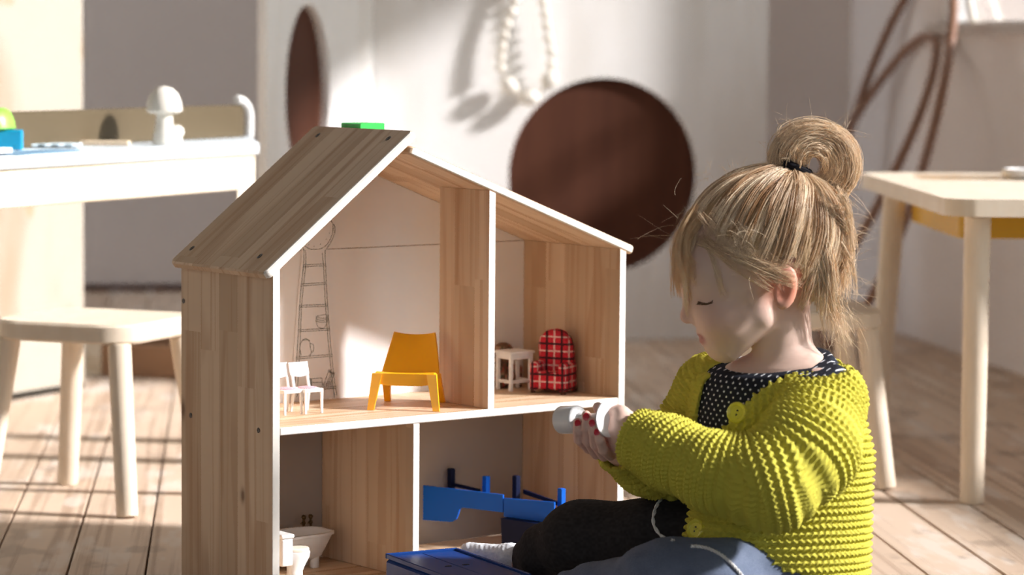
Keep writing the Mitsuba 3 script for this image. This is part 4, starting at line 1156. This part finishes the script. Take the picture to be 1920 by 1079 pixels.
# locks swept up to the tie
def slerp(a, b, t):
    w = np.arccos(np.clip((a*b).sum(-1, keepdims=True), -1, 1)); return (np.sin((1-t)*w)*a+np.sin(t*w)*b)/np.maximum(np.sin(w), 1e-4)
n = 0; t = np.linspace(0, 1, 15)
while n < 430:
    d = HR.normal(size=3); d /= np.linalg.norm(d); q = onhead(d); u, v = pixof(q)
    if v > np.interp(u, HL_U, HL_V) or (d@TD) > 0.985: continue
    n += 1; k = HR.integers(8, 13)
    r0 = d+HR.normal(0, .045, (k, 3)); r0 /= np.linalg.norm(r0, axis=1, keepdims=True)
    gd = slerp(r0[:, None], np.broadcast_to(TD+HR.normal(0, .02, 3), (k, 1, 3)), t[None, :, None]*0.985)
    lift = (.003+.0065*HR.random()*np.sin(np.pi*t)+.0045*t**3)[None]+HR.normal(0, .0009, (k, 1))*np.sin(np.pi*t)[None]
    P = CRC+(gd*(CRR+0))@CR.T; nr = gd@CR.T; P = P+nr*lift[..., None]
    side = np.cross(nr, np.gradient(P, axis=1)); side /= np.linalg.norm(side, axis=-1, keepdims=True)+1e-9
    P = P+side*((.0022*HR.normal(0, 1)*np.sin(np.pi*t*HR.uniform(.8, 1.6)))[None, :, None]+(HR.normal(0, .0006, (k, 1))*np.sin(3*np.pi*t)[None])[..., None])
    shade = HR.normal(0.04, .30)-0.08*(v > 430)
    lay(P, HR.uniform(.00045, .00075, k), blond(k, shade, .10), .7)
def fall(n, roots, mids, ends, jit, m, rad, tone, spread=.12, taper=.25, hue=(1, 1, 1)):
    """Strands through three loose points, each (u, v, c) ranges; kept outside the head."""
    def pick(R): return np.stack([hp(0, 0, 0)*0]*n)+np.array([hp(HR.uniform(*R[0]), HR.uniform(*R[1]), HR.uniform(*R[2])) for _ in range(n)])
    a, b, c = pick(roots), pick(mids), pick(ends); s = np.linspace(0, 1, m)[None, :, None]
    P = (1-s)**2*a[:, None]+2*s*(1-s)*b[:, None]+s**2*c[:, None]
    P = P+HR.normal(0, jit, (n, 1, 3))*np.sin(np.pi*s)+HR.normal(0, jit*.5, (n, 1, 3))*np.sin(2.3*np.pi*s)
    P = pushout(P, .0012+.0025*HR.random((1,))[0]); lay(P, HR.uniform(*rad, n), blond(n, tone, spread)*np.array(hue), taper)
for _ in range(26):   # fringe in narrow locks, nearer and farther side
    c0 = HR.uniform(-70, 82); u0 = HR.uniform(1292, 1352); e_u = 1258+abs(c0)*.25+HR.uniform(-4, 26); e_v = HR.uniform(495, 556)
    fall(22, ((u0-5, u0+5), (384, 420), (c0*.6-5, c0*.6+5)), ((1250, 1262), (425, 455), (c0-4, c0+4)), ((e_u-4, e_u+4), (e_v-9, e_v+9), (c0-6, c0+6)), .0012, 13, (.00030, .00048), .10, hue=(1.0, .90, .76))  # orange hue stands in for backlight through the fringe
fall(60, ((1300, 1320), (430, 445), (30, 60)), ((1280, 1300), (490, 510), (60, 80)), ((1284, 1296), (570, 596), (14, 30)), .0010, 12, (.00025, .0004), .15)
fall(16, ((1310, 1330), (440, 460), (60, 80)), ((1330, 1350), (505, 525), (96, 104)), ((1345, 1362), (540, 565), (70, 84)), .0010, 12, (.00025, .0004), .15)
for _ in range(30):   # temple hair swept back to the ear
    u0 = HR.uniform(1292, 1400); v0 = 395+HR.uniform(-10, 70)
    um_ = HR.uniform(1340, 1400); vm_ = HR.uniform(445, 520); ue_ = HR.uniform(1435, 1500); ve_ = HR.uniform(478, 545)
    fall(9, ((u0-6, u0+6), (v0, v0+16), (60, 85)), ((um_-4, um_+4), (vm_-5, vm_+5), (112, 120)), ((ue_-6, ue_+6), (ve_-7, ve_+7), (108, 118)), .0014, 14, (.00022, .0004), HR.normal(-.02, .18))
for _ in range(22):   # loose hair at the back of the head
    u0 = HR.uniform(1500, 1580); v0 = HR.uniform(350, 470); c0 = HR.uniform(-60, 95)
    e_u = HR.uniform(1560, 1606); e_v = HR.uniform(420, 560)
    fall(12, ((u0-8, u0+8), (v0-10, v0+10), (c0-8, c0+8)), ((1585, 1606), (v0+20, v0+50), (c0*.8-6, c0*.8+6)), ((e_u-7, e_u+7), (e_v-15, e_v+15), (c0*.7-10, c0*.7+10)), .002, 14, (.00035, .0006), .12)
for _ in range(12):   # wisps over the nape
    u0 = HR.uniform(1480, 1565); v0 = HR.uniform(470, 560); c0 = HR.uniform(0, 95)
    e_u = HR.uniform(1545, 1600); e_v = HR.uniform(590, 652)
    fall(9, ((u0-8, u0+8), (v0-10, v0+10), (c0-8, c0+8)), ((1530, 1570), (545, 590), (c0*.7-6, c0*.7+6)), ((e_u-9, e_u+9), (e_v-14, e_v+14), (c0*.5-10, c0*.5+10)), .0022, 14, (.0003, .0005), .10)
for _ in range(16):   # hair behind the ear up to the tie
    u0 = HR.uniform(1495, 1560); v0 = HR.uniform(520, 600)
    fall(16, ((u0-8, u0+8), (v0-10, v0+10), (40, 85)), ((1520, 1565), (430, 470), (100, 118)), ((1486, 1500), (332, 346), (10, 26)), .0018, 14, (.00045, .0007), .10)
# bun: loops of hair standing over the tie
m = 26
for _ in range(150):
    k = 9; a0 = math.radians(HR.uniform(190, 240)); a1 = math.radians(HR.uniform(-115, 5))
    R = 74*HR.random()**.42; R = max(R, 20); lat = HR.uniform(-50, 54)*(1-.45*(R/70)); s = np.linspace(0, 1, m)
    an = a0+(a1-a0)*s; w = np.sin(np.pi*np.clip(s*1.25, 0, 1))**.6
    uu = 1527+R*np.cos(an)*1.06; vv = 300-R*1.0*np.sin(an)+14*s
    g0 = np.clip(s/.16, 0, 1); g0 = g0*g0*(3-2*g0)
    uu = 1489*(1-g0)+uu*g0; vv = 318*(1-g0)+vv*g0; cc = 10*(1-g0)+lat*w*g0
    G = np.stack([hp(a, b, c) for a, b, c in zip(uu, vv, cc)])
    o = HR.normal(0, .0022, (k, 1, 3))*g0[None, :, None]+HR.normal(0, .0022, (k, 1, 3))*np.sin(2.2*np.pi*s)[None, :, None]
    lay(G[None]+o, HR.uniform(.00045, .0007, k), blond(k, .16+HR.normal(0, .14), .10), .4)
for _ in range(46):   # loose outer loops of the bun
    k = 3; a0 = math.radians(HR.uniform(150, 230)); a1 = math.radians(HR.uniform(-95, 20)); R = HR.uniform(60, 78); lat = HR.uniform(-48, 52); s = np.linspace(0, 1, m)
    an = a0+(a1-a0)*s; g0 = np.clip(s/.18, 0, 1); g0 = g0*g0*(3-2*g0); w = np.sin(np.pi*np.clip(s*1.25, 0, 1))**.6
    uu = 1489*(1-g0)+(1527+R*np.cos(an)*1.02+HR.normal(0, 6))*g0; vv = 318*(1-g0)+(300-R*np.sin(an)+14*s+HR.normal(0, 5))*g0; cc = 10*(1-g0)+lat*w*g0
    G = np.stack([hp(a, b, c) for a, b, c in zip(uu, vv, cc)]); o = HR.normal(0, .0016, (k, 1, 3))*g0[None, :, None]+HR.normal(0, .0022, (k, 1, 3))*np.sin(2.6*np.pi*s)[None, :, None]
    lay(G[None]+o, HR.uniform(.0002, .0004, k), blond(k, .25, .1), .3)
# flyaways
def wild(n, ranges, length, bend, rad=(.00010, .00018)):
    s = np.linspace(0, 1, 12)[None, :, None]
    a = np.array([hp(HR.uniform(*ranges[0]), HR.uniform(*ranges[1]), HR.uniform(*ranges[2])) for _ in range(n)])
    ctr = hp(*ranges[3]); dv = a-ctr; dv /= np.linalg.norm(dv, axis=1, keepdims=True); dv = dv+HR.normal(0, .45, (n, 3)); dv /= np.linalg.norm(dv, axis=1, keepdims=True)
    sd = np.cross(dv, HR.normal(size=(n, 3))); sd /= np.linalg.norm(sd, axis=1, keepdims=True); l = HR.uniform(*length, n)[:, None, None]*KP
    P = a[:, None]+dv[:, None]*l*s+sd[:, None]*l*bend*(s*s-.4*s**3)+np.array([0, -.25, 0])*l*s**2
    lay(pushout(P, .001), HR.uniform(*rad, n), blond(n, .22, .1), .4)
wild(120, ((1462, 1590), (236, 370), (-45, 45), (1527, 305, 0)), (30, 85), .8)
wild(18, ((1262, 1310), (360, 470), (-70, 70), (1400, 460, 0)), (25, 70), 1.5, (.00008, .00013))
wild(80, ((1565, 1600), (380, 600), (-60, 70), (1470, 480, 0)), (25, 65), .8)
wild(40, ((1320, 1460), (316, 340), (-50, 50), (1430, 460, 0)), (12, 32), .6)
wild(36, ((1540, 1585), (580, 640), (-20, 60), (1500, 540, 0)), (20, 60), .7)
wild(26, ((1350, 1480), (420, 520), (112, 118), (1430, 520, 60)), (25, 60), 1.0)


def strands(Ps, Rs, Cs, sides=4):
    VV, FF, CC = [], [], []; base = 0
    for P, R, C in zip(Ps, Rs, Cs):
        n_, m_ = P.shape[:2]; tg = np.gradient(P, axis=1); tg /= np.linalg.norm(tg, axis=-1, keepdims=True)+1e-12
        a = np.cross(tg, np.array([.31, .17, .93])); a /= np.linalg.norm(a, axis=-1, keepdims=True)+1e-9; b = np.cross(tg, a)
        an = np.arange(sides)*2*np.pi/sides
        v = P[:, :, None]+R[:, :, None, None]*(np.cos(an)[None, None, :, None]*a[:, :, None]+np.sin(an)[None, None, :, None]*b[:, :, None])
        i, j, k = np.meshgrid(np.arange(n_), np.arange(m_-1), np.arange(sides), indexing='ij'); k2 = (k+1) % sides
        ix = lambda i, j, k: base+(i*m_+j)*sides+k
        q = np.stack([ix(i, j, k), ix(i, j, k2), ix(i, j+1, k2), ix(i, j+1, k)], -1).reshape(-1, 4)
        FF.append(np.vstack([q[:, [0, 1, 2]], q[:, [0, 2, 3]]])); VV.append(v.reshape(-1, 3)); CC.append(np.repeat(C, m_*sides, axis=0)); base += n_*m_*sides
    return np.vstack(VV), np.vstack(FF), np.vstack(CC)
hv, hf, hc = strands(S_P, S_R, S_C)
scene['hair_strands'] = {'type': 'twosided', 'bsdf': {'type': 'principled', 'base_color': {'type': 'mesh_attribute', 'name': 'vertex_color'}, 'roughness': 0.38, 'specular': 0.5, 'sheen': 0.3}}
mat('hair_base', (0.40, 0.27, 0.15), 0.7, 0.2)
hk_ = bone('hair', trimesh.Trimesh(hv, hf, process=False), 'hair_strands', 'blond hair tied up in a loose messy bun with wispy fringe', smooth=True, color=hc)
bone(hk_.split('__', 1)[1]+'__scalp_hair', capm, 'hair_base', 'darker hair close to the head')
mat('black_elastic', (0.008, 0.008, 0.012), 0.8, 0.2)
tn_ = np.array([.42, .86, .15]); tn_ /= np.linalg.norm(tn_); ta, tb_, _ = basis(tn_); tt_ = np.linspace(0, 2*np.pi, 49)[:-1]
tie = [tube(TIE+tn_*o_+(.0122+.001*np.sin(3*tt_+o_*900))[:, None]*(np.cos(tt_)[:, None]*ta*1.25+np.sin(tt_)[:, None]*tb_), .0048, 10, True) for o_ in (.003, .0095)]
bone('hair_tie', cat(tie), 'black_elastic', 'black elastic hair tie')
